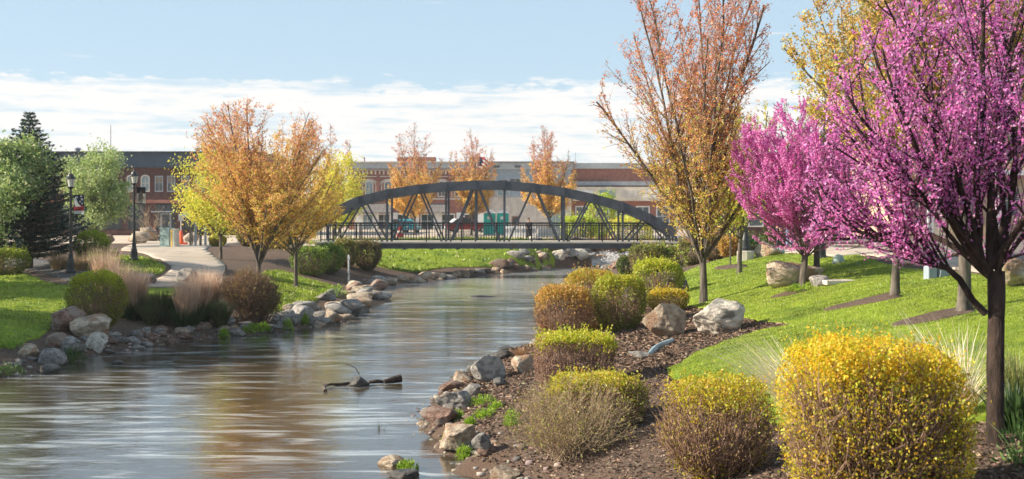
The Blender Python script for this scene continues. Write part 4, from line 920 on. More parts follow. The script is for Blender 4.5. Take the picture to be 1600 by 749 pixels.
def banner(px, D, z0, z1, w, side, label, cloth):
    p = at(px, D); t = empty('banner', (p[0] + side * (.12 + w / 2), D, z0), 0, label, 'banner')
    def cl(a0, b0, a1, b1, mt, nm, off=0):
        vs = []; fs = []; m = 6
        for i in range(m + 1):
            for k_ in (0, 1):
                u = a0 + (a1 - a0) * i / m; zz = b0 if k_ == 0 else b1
                vs.append(((u - .5) * w, .04 * math.sin(u * 5) - off, zz * (z1 - z0)))
        for i in range(m): fs.append((2 * i, 2 * i + 2, 2 * i + 3, 2 * i + 1))
        o = MB().add(vs, fs).build(nm, MAT[mt], t); s_ = o.modifiers.new('solid', 'SOLIDIFY'); s_.thickness = .012
        return o
    if cloth == 'flag':
        cl(0, .40, 1, 1, 'cloth_navy', 'blue_field'); cl(0, .18, 1, .40, 'cloth_red', 'red_stripe'); cl(0, 0, 1, .18, 'cloth_white', 'white_stripe')
        st = MB()
        for (u, v, r_) in ((.3, .88, .06), (.72, .93, .045), (.82, .78, .06), (.62, .66, .05), (.84, .56, .05)):
            c0 = ((u - .5) * w, .04 * math.sin(u * 5) - .03, v * (z1 - z0)); pts = [(c0[0] + (r_ if i % 2 == 0 else r_ * .42) * math.sin(math.pi * i / 5), c0[1], c0[2] + (r_ if i % 2 == 0 else r_ * .42) * math.cos(math.pi * i / 5)) for i in range(10)]
            st.add(pts + [(a, b + .006, c) for a, b, c in pts], [tuple(range(10)), tuple(range(19, 9, -1))] + [(i, i + 10, (i + 1) % 10 + 10, (i + 1) % 10) for i in range(10)])
        st.build('stars', MAT['cloth_white'], t)
        pr_ = [(-.42, .80), (-.28, .92), (-.10, .62), (.12, .45), (.30, .40), (-.30, .40), (-.40, .55)]
        MB().prism([(a * w, b * (z1 - z0)) for a, b in pr_], -.055, -.047).build('white_sweep', MAT['cloth_white'], t)
        pr_ = [(-.46, .36), (-.1, .56), (.2, .50), (.46, .40), (.46, .33), (-.46, .22)]
        MB().prism([(a * w, b * (z1 - z0)) for a, b in pr_], -.045, -.038).build('red_sweep', MAT['cloth_red'], t)
    else:
        cl(0, .62, 1, 1, 'dark_cloth', 'dark_field'); cl(0, 0, 1, .62, 'cream', 'pale_field')
        MB().prism([(-.3 * w, .1), (.35 * w, .2), (.1 * w, .62), (-.2 * w, .5)], -.05, -.042).build('olive_shape', MAT['bark_grey'], t)
    for zz in (z0, z1): MB().bar((-w / 2 - .14, 0, zz - z0), (w / 2 + .02, 0, zz - z0), .025, .025).build('bracket_arm', MAT['black'], t)
    return t
lamp(110.5, 51, 'black lamp post with the patriotic banner beside the round shrub')
lamp(209.5, 57, 'black lamp post at the tip of the small lawn by the path', group='black park lamps with glass lanterns')
p_ = at(110.5, 51); banner(110.5, 51, zpx(335, 51), zpx(305, 51), .42, 1, 'stars and stripes banner hanging from the lamp post by the pear tree', 'flag')
banner(209.5, 57, zpx(318, 57), zpx(293, 57), .40, 1, 'dark and cream banner hanging from the lamp post near the path', 'other')
lamp(604, 112, 'twin headed street lamp beyond the bridge near the ornate brick block', heads=2, scale=1.0)
lamp(882, 104, 'street lamp beyond the bridge behind the thick upright', scale=1.02)
lamp(1165, 50, 'lamp post on a round concrete plinth above the lawn by the long hedge', plinth=True)
lamp(1283, 41, 'lamp post on the path edge behind the pink blossom', plinth=False)
lamp(152, 100, 'distant lamp post under the second pear tree', scale=.9)
# flagpole, antenna, posts
t = empty('flagpole', at(745, 132), 0, 'white flagpole rising behind the arch of the bridge', 'flagpole'); MB().lathe([(.10, 0), (.06, 4), (.04, 8.6), (.09, 8.65), (.09, 8.8), (.01, 8.9)], n=10).build('pole', MAT['white'], t)
fl = empty('flag', (q2(745) * .85 + .1, 132, zpx(268, 132)), 0, 'red and white striped flag drooping on the pole above the bridge', 'flag')
def drape(x0, x1, zt0, zt1, mt, nm, par, rows):
    for r_ in range(rows):
        vs = []; fs = []
        for i in range(9):
            u = i / 8; x = x0 + (x1 - x0) * u
            for k_ in (0, 1):
                v = (r_ + k_) / rows; vs.append((x * (1 - .25 * v), .12 * math.sin(u * 7 + v), zt0 + (zt1 - zt0) * v - .55 * u * u))
        for i in range(8): fs.append((2 * i, 2 * i + 2, 2 * i + 3, 2 * i + 1))
        MB().add(vs, fs).build(nm, MAT[mt[r_ % len(mt)]], par)
drape(0, 1.15, 1.55, .2, ['cloth_red', 'cloth_white'], 'stripe', fl, 7); drape(0, .5, 1.57, .85, ['cloth_navy'], 'canton', fl, 1)
t = empty('antenna_mast', (q(141), D1 + 6, zpx(238, D1)), 0, 'thin mast on the roof of the dark brick block', 'mast'); MB().lathe([(.05, -.2), (.035, 2.9), (.01, 2.95)], n=6).build('mast_pole', MAT['galv'], t)
t = empty('antenna_mast', (q2(903) * 1.0, D2 + 6, zpx(256, D2)), 0, 'thin whip aerial on the roof near the red brick building', 'mast'); MB().lathe([(.05, -.2), (.03, 1.6), (.01, 1.65)], n=6).build('mast_pole', MAT['galv'], t)
t = empty('chimney_pipe', (q2(566), D2 + 3, zpx(254, D2)), 0, 'tilted flue pipe on the roof corner of the ornate brick block', 'pipe'); MB().tube([(0, 0, -.2), (-.12, 0, .75)], .09, 8).build('pipe', MAT['rock_red'], t)
t = empty('marker_post', hit(545, 446), 0, 'slim white post standing among the rocks beside the far hedge', 'post'); MB().lathe([(.05, -.2), (.05, 1.45), (.03, 1.5)], n=8).build('post', MAT['galv'], t); MB().box((0, -.05, 1.35), (.12, .02, .12)).build('marker_plate', MAT['white'], t)
# utility box
p = hit(257, 387); u = empty('utility_cabinet', (p[0], p[1] + .5, p[2]), -.25, 'pale green utility cabinet with cream stripes beside the path', 'cabinet')
MB().box((0, 0, .55), (.62, .55, 1.1)).build('body', MAT['pale_green'], u, bevel=.02); MB().box((.50, .02, .55), (.36, .5, 1.08)).build('side_unit', MAT['cream'], u, bevel=.02)
MB().box((.44, -.24, .55), (.06, .02, 1.0)).build('stripe', MAT['yellow'], u); MB().box((.60, -.24, .55), (.05, .02, 1.0)).build('stripe', MAT['pale_green'], u); MB().box((0, 0, 1.12), (.68, .6, .05)).build('lid', MAT['pale_green'], u)
# cones and signs on the plaza
def cone(px, py, label, h=.9, sc=1, kind='cone'):
    p = hit(px, py); t = empty('traffic_cone', p, .2, label, 'cone')
    MB().box((0, 0, .04), (.42 * sc, .42 * sc, .08)).build('base', MAT['orange'], t)
    a = MB().lathe([(.17 * sc, .08), (.05, h)], n=12).build('body', MAT['orange'], t)
    for z0_, z1_ in ((h * .45, h * .58), (h * .68, h * .78)):
        r0 = .17 * sc + (.05 - .17 * sc) * (z0_ - .08) / (h - .08); r1 = .17 * sc + (.05 - .17 * sc) * (z1_ - .08) / (h - .08)
        MB().lathe([(r0 + .006, z0_), (r1 + .006, z1_)], n=12).build('reflective_band', MAT['cloth_white'], t)
    return t
cone(241.5, 376, 'tall orange cone leaning near the big tan boulder on the plaza', 1.1, 1.1)
p = hit(283, 383); t = empty('sign_stand', p, .1, 'temporary sign on a pale post in an orange base by the cabinet', 'sign')
MB().box((0, 0, .08), (.75, .5, .16)).build('base', MAT['orange'], t); MB().lathe([(.16, .16), (.08, .9)], n=8).build('sleeve', MAT['orange'], t); MB().lathe([(.03, .8), (.03, 1.9)], n=6).build('post', MAT['cloth_white'], t); MB().box((0, -.04, 1.75), (.34, .03, .45)).build('sign_panel', MAT['white'], t)
p = at(301, 80); t = empty('street_sign', p, 0, 'small white and blue notice on a thin black pole at the plaza edge', 'sign'); MB().lathe([(.03, 0), (.03, 2.3)], n=6).build('post', MAT['black'], t)
MB().box((-.40, 0, 2.0), (.44, .04, .55)).build('sign_panel', MAT['siding'], t); MB().box((-.40, -.03, 2.0), (.36, .02, .30)).build('notice', MAT['white'], t); MB().bar((-.6, 0, 2.3), (0, 0, 2.3), .03, .03).build('bracket_arm', MAT['black'], t)
fr_ = empty('timber_fence', at(318, 79), 0, 'short fence of dark posts with pale rails beside the path', 'fence')
for i in range(7): MB().box((-.72 + i * .28, -.30 + .10 * i, .72), (.13, .13, 1.44 + (.1 if i % 2 else 0))).build('fence_post', MAT[('bark_grey', 'grey')[i % 2]], fr_)
MB().bar((-.8, -.33, 1.35), (1.1, .36, 1.55), .05, .08).build('top_rail', MAT['galv'], fr_)
t = empty('street_sign', at(322, 82), 0, 'green sign board above the dark fence posts', 'sign'); MB().lathe([(.03, 0), (.03, 1.6)], n=6).build('post', MAT['black'], t); MB().box((0, -.04, 1.45), (.95, .04, .34)).build('sign_panel', MAT['sign_green'], t)
# portable toilets
def toilet(x, y, label, rz=0):
    t = empty('portable_toilet', (x, y, H(x, y)), rz, label, 'toilet', 'teal portable toilets on the plaza')
    MB().box((0, 0, 1.05), (1.10, 1.10, 2.05)).build('body', MAT['teal'], t, bevel=.03); MB().lathe([(.80, 2.08), (.74, 2.16), (.35, 2.33), (.05, 2.36)], n=4).build('roof', MAT['white'], t).rotation_euler = (0, 0, math.pi / 4)
    d = MB().box((0, -.57, 1.0), (.80, .04, 1.85)).build('door', MAT['teal'], t); MB().box((0, -.60, 1.62), (.42, .02, .26)).build('notice', MAT['white'], d); MB().box((.33, -.60, 1.0), (.06, .04, .16)).build('handle', MAT['grey'], d)
    for sx in (-.46, .46): MB().box((sx, -.565, 1.05), (.06, .03, 1.95)).build('corner_rib', MAT['teal'], t)
    MB().lathe([(.05, 2.2), (.05, 2.55)], (.35, .35, 0), 6).build('vent_pipe', MAT['grey'], t); MB().box((0, 0, .05), (1.2, 1.2, .12)).build('skid', MAT['grey'], t)
toilet((765 - 800) / FOC * 121, 121, 'teal portable toilet beside the flagpole trunk, first of the pair'); toilet((779 - 800) / FOC * 121 + .4, 121, 'teal portable toilet standing next to the white barriers')
# barriers and benches behind the bridge
def barrier(px, D, w, label, mat='white', h=.95, name='road_barrier', cat='barrier'):
    p = at(px, D); t = empty(name, p, 0, label, cat)
    MB().prism([(-w / 2, .1), (w / 2, .1), (w / 2 - .03, h), (-w / 2 + .03, h)], -.13, .13).build('panel', MAT[mat], t, bevel=.02); MB().prism([(-w / 2, 0), (w / 2, 0), (w / 2 - .02, .22), (-w / 2 + .02, .22)], -.28, .28).build('foot', MAT[mat], t)
    for i in range(3): MB().box((-w / 2 + w * (i + .5) / 3, -.145, h * .6), (w / 3 - .12, .03, h * .35)).build('recess_panel', MAT['grey' if mat == 'white' else mat], t)
barrier(800, 112, 1.45, 'white plastic barrier next to the portable toilets'); barrier(826, 112, 1.40, 'white plastic barrier behind the person in black')
barrier(858, 110, 2.0, 'dark planter wall behind the pale pavement beyond the bridge', 'grey', .8, 'planter_box', 'planter'); barrier(905, 110, 2.3, 'long dark planter wall near the yellow shrub beyond the bridge', 'grey', .8, 'planter_box', 'planter')
# cars
def car(px, D, col, label, rz=0, kind='car', L=4.3):
    p = at(px, D); t = empty('parked_car', (p[0], p[1], p[2]), rz, label, 'car' if kind != 'pickup' else 'pickup truck', None); Wd = 1.75
    if kind == 'pickup': pr_ = [(-L / 2, .35), (L / 2, .35), (L / 2 + .03, .75), (L / 2 - .05, .95), (L * .22, 1.02), (L * .12, 1.05), (-L / 2, 1.05)]; cab = [(L * .16, 1.0), (L * .03, 1.62), (-L * .16, 1.64), (-L * .20, 1.0)]
    else: pr_ = [(-L / 2, .32), (L / 2, .32), (L / 2 + .03, .62), (L / 2 - .08, .82), (L * .25, .95), (-L * .44, .98), (-L / 2, .85)]; cab = [(L * .27, .92), (L * .08, 1.42), (-L * .28, 1.45), (-L * .43, .94)]
    MB().prism(pr_, -Wd / 2, Wd / 2).build('body', MAT[col], t, bevel=.06); MB().prism(cab, -Wd / 2 + .12, Wd / 2 - .12).build('cabin', MAT[col], t, bevel=.06)
    for s_ in (-1, 1):
        ins = [(x * .86 - .02, z_ * .96 + .045) for x, z_ in cab]; MB().prism(ins, s_ * (Wd / 2 - .115) - .008, s_ * (Wd / 2 - .115) + .008).build('side_window', MAT['window_dark'], t)
        for x in (L * .31, -L * .31):
            m_ = MB().lathe([(.20, -.10), (.32, -.10), (.33, 0), (.32, .10), (.20, .10)], n=14); w_ = m_.build('wheel', MAT['rubber'], t, (x, s_ * (Wd / 2 - .08), .33)); w_.rotation_euler = (R(90), 0, 0)
            MB().lathe([(.19, -.108), (.19, .108)], n=10).build('rim', MAT['galv'], w_)
        MB().box((L / 2 - .02, s_ * .62, .70), (.08, .30, .14)).build('headlight', MAT['lamp_glass'], t); MB().box((-L / 2 - .005, s_ * .68, .76), (.04, .22, .14)).build('tail_light', MAT['cloth_red'], t)
    (a, b), (c, d_) = cab[0], cab[1]; MB().bar((a + .015, 0, b + .05), (c + .03, 0, d_ - .05), Wd - .45, .02, (0, 0, 1)).build('windscreen', MAT['window_dark'], t)
    MB().box((L / 2 + .0, 0, .42), (.10, Wd - .1, .16)).build('bumper', MAT['grey'], t)
    return t
car(632, 132, 'car_teal', 'teal hatchback parked in front of the shopfronts beyond the bridge', R(-62)); car(727, 140, 'car_white', 'white car parked behind the red pickup', R(15)); car(733, 134, 'car_red', 'dark red pickup truck parked beside the portable toilets', R(4), 'pickup', 4.6)

# hydrant-like red post box among the cars
p = at(625, 108); t = empty('standpipe', p, 0, 'red and white roadside barrel seen through the bridge railing', 'barrel'); MB().lathe([(.28, 0), (.28, .3), (.24, .33), (.24, .95), (.12, 1.05)], n=12).build('drum', MAT['cloth_red'], t); MB().lathe([(.25, .45), (.25, .62)], n=12).build('reflective_band', MAT['cloth_white'], t)
# garden lights and boxes on the right lawn
for px, py, w_, lab in ((1310, 412, .42, 'squat green utility dome on the grass near the path'), (1220, 397, .42, 'squat green utility dome beside the tan rock above the lawn')):
    p = hit(px, py); t = empty('utility_dome', p, 0, lab, 'utility box'); MB().lathe([(.17, -.05), (.17, .08), (.15, .18), (.10, .24), (.02, .27)], n=12).build('cover', MAT['pale_green'], t, smooth=True); MB().lathe([(.19, -.08), (.19, .03)], n=12).build('collar', MAT['grey'], t)
p = hit(1462, 436); t = empty('utility_box', p, .2, 'pair of blue grey utility boxes on the grass beyond the mulch strip', 'utility box'); MB().box((-.14, 0, .14), (.22, .25, .34)).build('box', MAT['siding'], t, bevel=.02); MB().box((.15, 0, .16), (.26, .25, .38)).build('box', MAT['siding'], t, bevel=.02); MB().bar((0, -.16, -.05), (.05, -.16, .2), .02, .02).build('conduit', MAT['galv'], t)
p = hit(1096, 402); t = empty('utility_box', (p[0] + 1.2, p[1], p[2]), .2, 'grey concrete box at the foot of the bank hedge below the lamp plinth', 'utility box'); MB().box((0, 0, .2), (.5, .4, .5)).build('box', MAT['deck'], t, bevel=.02); MB().box((0, 0, .47), (.56, .46, .05)).build('lid', MAT['grey'], t)
p = hit(1312, 444); t = empty('stone_slab', p, .1, 'flat pale stone slab lying in the grass beside the long boulder', 'slab'); MB().box((0, .1, .04), (.85, .5, .12), .1).build('slab', MAT['rock_pale'], t, bevel=.02)
# blue plastic strip on the mulch
p0 = hit(1015, 556); p1 = hit(1030, 545); p2 = hit(1052, 534)
vs = []; fs = []
for i in range(13):
    u_ = i / 12; a = (1 - u_) ** 2 * Vector(p0) + 2 * u_ * (1 - u_) * Vector((p1[0] - .05, p1[1], p1[2])) + u_ * u_ * Vector(p2); a.z = H(a.x, a.y) + .03 + .04 * math.sin(u_ * math.pi)
    wv = .06 + .02 * math.sin(u_ * 9); vs += [a + Vector((-wv, 0, -.03)), a + Vector((-wv * .3, 0, .05)), a + Vector((wv * .4, 0, .03)), a + Vector((wv, 0, -.06))]
for i in range(12):
    for k_ in range(3): fs.append((i * 4 + k_, i * 4 + k_ + 1, i * 4 + k_ + 5, i * 4 + k_ + 4))
o = MB().add(vs, fs).build('plastic_strip', MAT['blue_sheet'], smooth=True); sm = o.modifiers.new('solid', 'SOLIDIFY'); sm.thickness = .02; tag(o, 'pale blue plastic strip curling over the mulch behind the clipped shrubs', 'plastic strip')
# ------------------------------------------------------------------ people
def person(loc, rz, label, jacket, trousers, s=1.0, arm=0.2):
    t = empty('person', loc, rz, label, 'person')
    def skin(name, mat, V, E, Rr, root=0):
        me = bpy.data.meshes.new(name); me.from_pydata([(a * s, b * s, c * s) for a, b, c in V], E, []); o = link_mesh(name, me, t); me.materials.append(MAT[mat])
        me.skin_vertices.new() if hasattr(me.skin_vertices, 'new') else None
        m_ = o.modifiers.new('skin', 'SKIN')
        if not me.skin_vertices: me.attributes.new('skin', 'FLOAT', 'POINT')
        for i, r_ in enumerate(Rr):
            sv = me.skin_vertices[0].data[i]; sv.radius = (r_[0] * s, r_[1] * s) if isinstance(r_, tuple) else (r_ * s, r_ * s); sv.use_root = i == root
        o.modifiers.new('sub', 'SUBSURF').levels = 1; o.modifiers['sub'].render_levels = 2; m_.use_smooth_shade = True
        return o
    # joints: pelvis, waist, chest, neck, head, crown
    V = [(0, 0, .95), (0, 0, 1.12), (0, -.01, 1.36), (0, 0, 1.50), (0, -.015, 1.60), (0, -.01, 1.70)]; E = [(0, 1), (1, 2), (2, 3), (3, 4), (4, 5)]; Rr = [(.15, .10), (.13, .09), (.16, .10), .055, (.075, .09), (.06, .075)]
    for sg in (-1, 1):
        b = len(V); V += [(sg * .10, .01, .90), (sg * .11, -.02, .50), (sg * .12, .03, .10), (sg * .125, -.10, .04)]; E += [(0, b), (b, b + 1), (b + 1, b + 2), (b + 2, b + 3)]; Rr += [.085, .055, .04, .035]
        b = len(V); V += [(sg * .19, 0, 1.40), (sg * .24, .02, 1.14), (sg * .24, -.10 * arm * 5, .93), (sg * .235, -.12 * arm * 5, .86)]; E += [(2, b), (b, b + 1), (b + 1, b + 2), (b + 2, b + 3)]; Rr += [.05, .038, .028, (.018, .032)]
        h0 = len(V) - 1; hp = V[h0]
        for k_, (dx, L) in enumerate(((-.024, .055), (-.008, .065), (.008, .06), (.024, .048))): V += [(hp[0] + dx * .6, hp[1] + dx, hp[2] - L)]; E += [(h0, len(V) - 1)]; Rr += [.008]
        V += [(hp[0], hp[1] - .04, hp[2] + .0)]; E += [(h0, len(V) - 1)]; Rr += [.009]
    skin('body', 'skin', V, E, Rr)
    V = [(0, 0, .90), (0, 0, 1.12), (0, -.01, 1.37), (0, 0, 1.46)]; E = [(0, 1), (1, 2), (2, 3)]; Rr = [(.18, .125), (.16, .115), (.185, .125), .075]
    for sg in (-1, 1):
        b = len(V); V += [(sg * .20, 0, 1.41), (sg * .245, .02, 1.14), (sg * .242, -.10 * arm * 5, .94)]; E += [(2, b), (b, b + 1), (b + 1, b + 2)]; Rr += [.068, .055, .042]
    skin('jacket', jacket, V, E, Rr)
    V = [(0, 0, .98), (0, 0, .92)]; E = [(0, 1)]; Rr = [(.165, .115), (.17, .12)]
    for sg in (-1, 1): b = len(V); V += [(sg * .10, .01, .84), (sg * .11, -.02, .50), (sg * .12, .03, .09)]; E += [(1, b), (b, b + 1), (b + 1, b + 2)]; Rr += [.10, .075, .062]
    skin('trousers', trousers, V, E, Rr)
    for sg in (-1, 1): o = MB().lathe([(.045, 0), (.055, .02), (.05, .07), (.03, .09)], n=8).build('shoe', MAT['dark_cloth'], t, (sg * .12 * s, -.04 * s, 0), True); o.scale = (1, 2.4, 1)
    hm = rock_mesh(77, 3, 0, mat='hair', round_=.4, rough=.02); o = link_mesh('hair', hm, t, (0, .012 * s, 1.685 * s)); o.scale = (.092 * s, .105 * s, .10 * s)
    hd = MB(); hd.tube([(0, -.112 * s, 1.63 * s), (0, -.125 * s, 1.60 * s)], [.010 * s, .014 * s], 5); hd.build('nose', MAT['skin'], t, smooth=True)
    for sg in (-1, 1): MB().box((sg * .032 * s, -.103 * s, 1.635 * s), (.02 * s, .01 * s, .012 * s)).build('eye', MAT['dark_cloth'], t)
    MB().box((0, -.105 * s, 1.565 * s), (.045 * s, .01 * s, .009 * s)).build('mouth', MAT['cloth_red'], t)
    return t
person(at(826, 100)[:3], .4, 'person in black standing behind the white barriers beyond the bridge', 'dark_cloth', 'dark_cloth')
person(at(912, 97)[:3], 2.0, 'person in dark clothes near the yellow shrub beyond the bridge', 'dark_cloth', 'navy')
person(at(1234, 52)[:3], .5, 'person in light blue jeans and pale top on the path behind the pink blossom', 'siding', 'jeans')
person(at(1216, 55)[:3], 1.2, 'person in a black coat on the path by the green dome', 'dark_cloth', 'dark_cloth')
# ------------------------------------------------------------------ big rocks set by hand
prock(1128, 523, 96, 56, 11, 'rock_pale', 'large pale boulder with deep cracks at the edge of the lawn beneath the maple', rz=.3, sub=5, sink=.12, round_=.12, rough=.14, cuts=7)
prock(1048, 527, 84, 58, 12, 'rock_tan', 'large rough tan boulder between the yellow shrub and the pale cracked boulder', rz=.2, sub=5, sink=.12, cuts=14, dfac=.6)
prock(1244, 463, 104, 44, 13, 'rock_tan', 'long tan boulder lying behind the trunk of the smaller redbud', D=34.0, sub=5, dfac=.45, sink=.16, tilt=-.10, cuts=8, round_=.04)
prock(1285, 449, 34, 18, 14, 'rock_grey', 'small grey rock tucked against the end of the long tan boulder', sub=4)
prock(1200, 402, 50, 26, 15, 'rock_tan', 'tan rock at the crest of the lawn beside the green dome', sub=4)
prock(1590, 452, 80, 48, 16, 'rock_tan', 'big rugged boulder behind the trunk of the larger redbud', sub=5, sink=.1)
prock(1062, 458, 44, 24, 17, 'rock_grey', 'grey rock poking out behind the yellow green mound shrub', sub=4)
prock(97, 520, 58, 44, 21, 'rock_red', 'tall angular reddish boulder leaning against the round clipped shrub', sub=5, sink=.1, cuts=12, tilt=-.25)
prock(129, 531, 74, 40, 22, 'rock_tan', 'broad tan boulder in front of the round clipped shrub', sub=5, sink=.12, round_=.08)
prock(88, 545, 42, 24, 23, 'rock_red', 'low dark red rock under the tall angular boulder', sub=4)
prock(108, 553, 50, 26, 24, 'rock_grey', 'rounded grey rock below the broad tan boulder', sub=4, round_=.1)
prock(148, 550, 36, 28, 25, 'rock_pale', 'pale angular rock at the water beside the rounded grey rock', sub=4)
prock(40, 558, 38, 20, 26, 'rock_tan', 'ochre rock on the mud near the large rounded blue grey rock', sub=4, round_=.08)
prock(73, 573, 50, 28, 27, 'rock_grey', 'large smooth blue grey boulder at the waterline below the red rocks', sub=4, round_=.2, cuts=4, rough=.04)
prock(73, 584, 36, 15, 28, 'rock_wet', 'dark rounded wet rock under the smooth blue grey boulder', sub=4, round_=.15)
prock(207, 438, 62, 24, 29, 'rock_grey', 'grey brown rock in the grasses below the lamp post lawn', D=46, sub=4)
prock(290, 452, 36, 22, 30, 'rock_grey', 'rounded grey boulder at the path edge behind the blond grass', D=48, sub=4, round_=.12)
prock(212, 386, 42, 20, 31, 'rock_tan', 'low wide boulder on the plaza behind the lamp post', D=84, sub=4, round_=.08, sink=.1)
prock(231, 375, 30, 26, 32, 'rock_tan', 'tall tan boulder on the plaza in front of the brick block', D=96, sub=4, sink=.05)
prock(252, 374, 18, 13, 33, 'rock_grey', 'small grey boulder between the cone and the cabinet', D=97, sub=3); prock(272, 375, 26, 17, 34, 'rock_grey', 'dull grey boulder behind the utility cabinet', D=98, sub=4)
prock(296, 381, 26, 17, 35, 'rock_tan', 'smooth tan boulder beside the short dark fence', D=90, sub=4, round_=.1); prock(165, 386, 24, 16, 36, 'rock_tan', 'tan boulder behind the yellow green round shrub', D=82, sub=4)
# right bank waterline
prock(757, 600, 66, 44, 41, 'rock_grey', 'largest angular grey boulder on the near bank beside the water', sub=5, sink=.14, cuts=8)
prock(721, 598, 34, 17, 42, 'rock_tan', 'small tan stone against the largest angular bank boulder', sub=4); prock(740, 620, 36, 26, 43, 'rock_grey', 'upright grey stone between the big angular boulder and the green weeds', sub=4)
prock(706, 643, 60, 32, 44, 'rock_grey', 'pale blue grey boulder sloping into the water by the weeds', sub=5, sink=.16)
prock(682, 671, 66, 30, 45, 'rock_red', 'long flat brown rock at the water with a wet foot', sub=5, sink=.15, cuts=12)
prock(712, 714, 74, 40, 46, 'rock_tan', 'wide split tan boulder sloping toward the water near the brown mulch', sub=5, sink=.14, cuts=11); prock(755, 714, 38, 34, 47, 'rock_grey', 'upright grey brown boulder right beside the split tan boulder', sub=4, sink=.12)
prock(617, 731, 60, 18, 48, 'rock_tan', 'flat tan rock standing alone in the shallow water', sub=5, sink=.35); prock(628, 748, 54, 16, 49, 'rock_wet', 'dark wet rock just below the flat tan rock', sub=4, sink=.4)
prock(790, 765, 50, 40, 50, 'rock_tan', 'ribbed tan rock at the bottom edge of the mulch bank', sub=5); prock(785, 562, 44, 14, 51, 'rock_wet', 'dark flat rock at the water above the largest bank boulder', sub=4)
prock(820, 582, 44, 28, 52, 'rock_tan', 'tan rock half hidden by dry weeds under the clipped shrubs', sub=4); prock(780, 604, 24, 13, 53, 'rock_grey', 'small rounded stone beside the largest angular bank boulder', sub=4, round_=.1)
prock(700, 612, 50, 16, 54, 'rock_red', 'low brown stone at the water behind the blue grey boulder', sub=4)
prock(1003, 560, 40, 14, 55, 'rock_grey', 'flat grey stone lying in the mulch hollow near the blue strip', sub=3); prock(872, 560, 30, 16, 56, 'rock_wet', 'dark stone at the foot of the brown twiggy hedge', sub=3)
prock(1240, 770, 40, 20, 57, 'rock_red', 'reddish stone in the mulch at the foot of the golden shrub', sub=3)
for i, (px, py, w_, h_, mt, lb_) in enumerate(((874, 412, 26, 15, 'rock_pale', 'pale rock on the far bank at the end of the bridge lawn'), (893, 408, 22, 14, 'rock_grey', 'grey rock in the shade at the river bend under the bridge'), (884, 401, 20, 12, 'rock_pale', 'small pale rock high on the shaded bank under the bridge'), (905, 414, 30, 16, 'rock_pale', 'pale blocky rock at the water on the shaded river bend'), (921, 410, 24, 14, 'rock_grey', 'grey rock beside the white water under the bridge'), (912, 400, 22, 12, 'rock_grey', 'dull rock among the rusty shrub under the bridge'), (935, 416, 28, 13, 'rock_tan', 'tan rock at the foot of the white water'))):
    prock(px, py, w_, h_, 140 + i, mt, lb_, sub=3)
# river debris
p = wat(559, 606); rock('boulder', (p[0], p[1] + .3, 0), (.52, .42, .34), 61, 'rock_wet', .3, 'mossy rounded stone in mid river with driftwood on both sides', sub=4, sink=.35, round_=.08)
lg = tag(MB().tube([wat(577, 601) + (.05,), wat(590, 600) + (.06,), wat(600, 600) + (.04,)], [.035, .045, .03], 7).build('driftwood', MAT['bark_dark'], smooth=True), 'thin dark driftwood piece joining the mid river stone', 'driftwood')
lg = tag(MB().tube([wat(600, 601) + (.06,), wat(613, 600) + (.085,), wat(626, 599) + (.11,)], [.045, .075, .095], 8).build('driftwood', MAT['bark_dark']), 'stubby dark log end sticking up beside the mid river stone', 'log')
lg = tag(MB().tube([wat(546, 603) + (.05,), wat(530, 603) + (.03,), wat(518, 604) + (.05,), wat(505, 604) + (.02,)], [.04, .035, .03, .02], 6).build('driftwood', MAT['bark_dark'], smooth=True), 'long thin driftwood trailing away from the mid river stone', 'driftwood')
a = Vector((p[0], p[1] + .3, .25)); lg = tag(MB().tube([a, a + Vector((-.08, 0, .14)), a + Vector((-.22, 0, .22)), a + Vector((-.32, .02, .23))], [.012, .009, .007, .004], 5).build('twig', MAT['bark_dark']), 'thin bare twig curving up from the mid river stone', 'twig')
lg = tag(MB().tube([wat(508, 611) + (.0,), Vector(wat(506, 609) + (.05,)), Vector(wat(511, 607) + (.08,))], [.045, .035, .02], 6).build('driftwood', MAT['bark_grey']), 'knobby pale stub of wood poking from the river', 'driftwood')
p = wat(757, 464); rock('rock', (p[0], p[1], 0), (1.35, .5, .16), 62, 'rock_wet', .05, 'dark flat rock barely breaking the surface far up the river', sink=.45)
p = wat(184, 568); rock('rock', (p[0], p[1], 0), (.35, .25, .14), 63, 'rock_wet', .05, 'tiny dark stone breaking the water near the bank of red boulders', sink=.4)
for (px, py, n_) in ((595, 672, 14),):
    p = wat(px, py); V, Fc, c = blades(91, n_, .3, .22, [(.12, .10, .05), (.10, .12, .04)], .9, .008, .08, .8); o = link_mesh('reed_wisp', np_mesh('reed_wisp', V, Fc, MAT['blade'], False, c), None, (p[0], p[1], 0)); tag(o, 'wisp of dead reeds poking out of the calm water', 'reed')
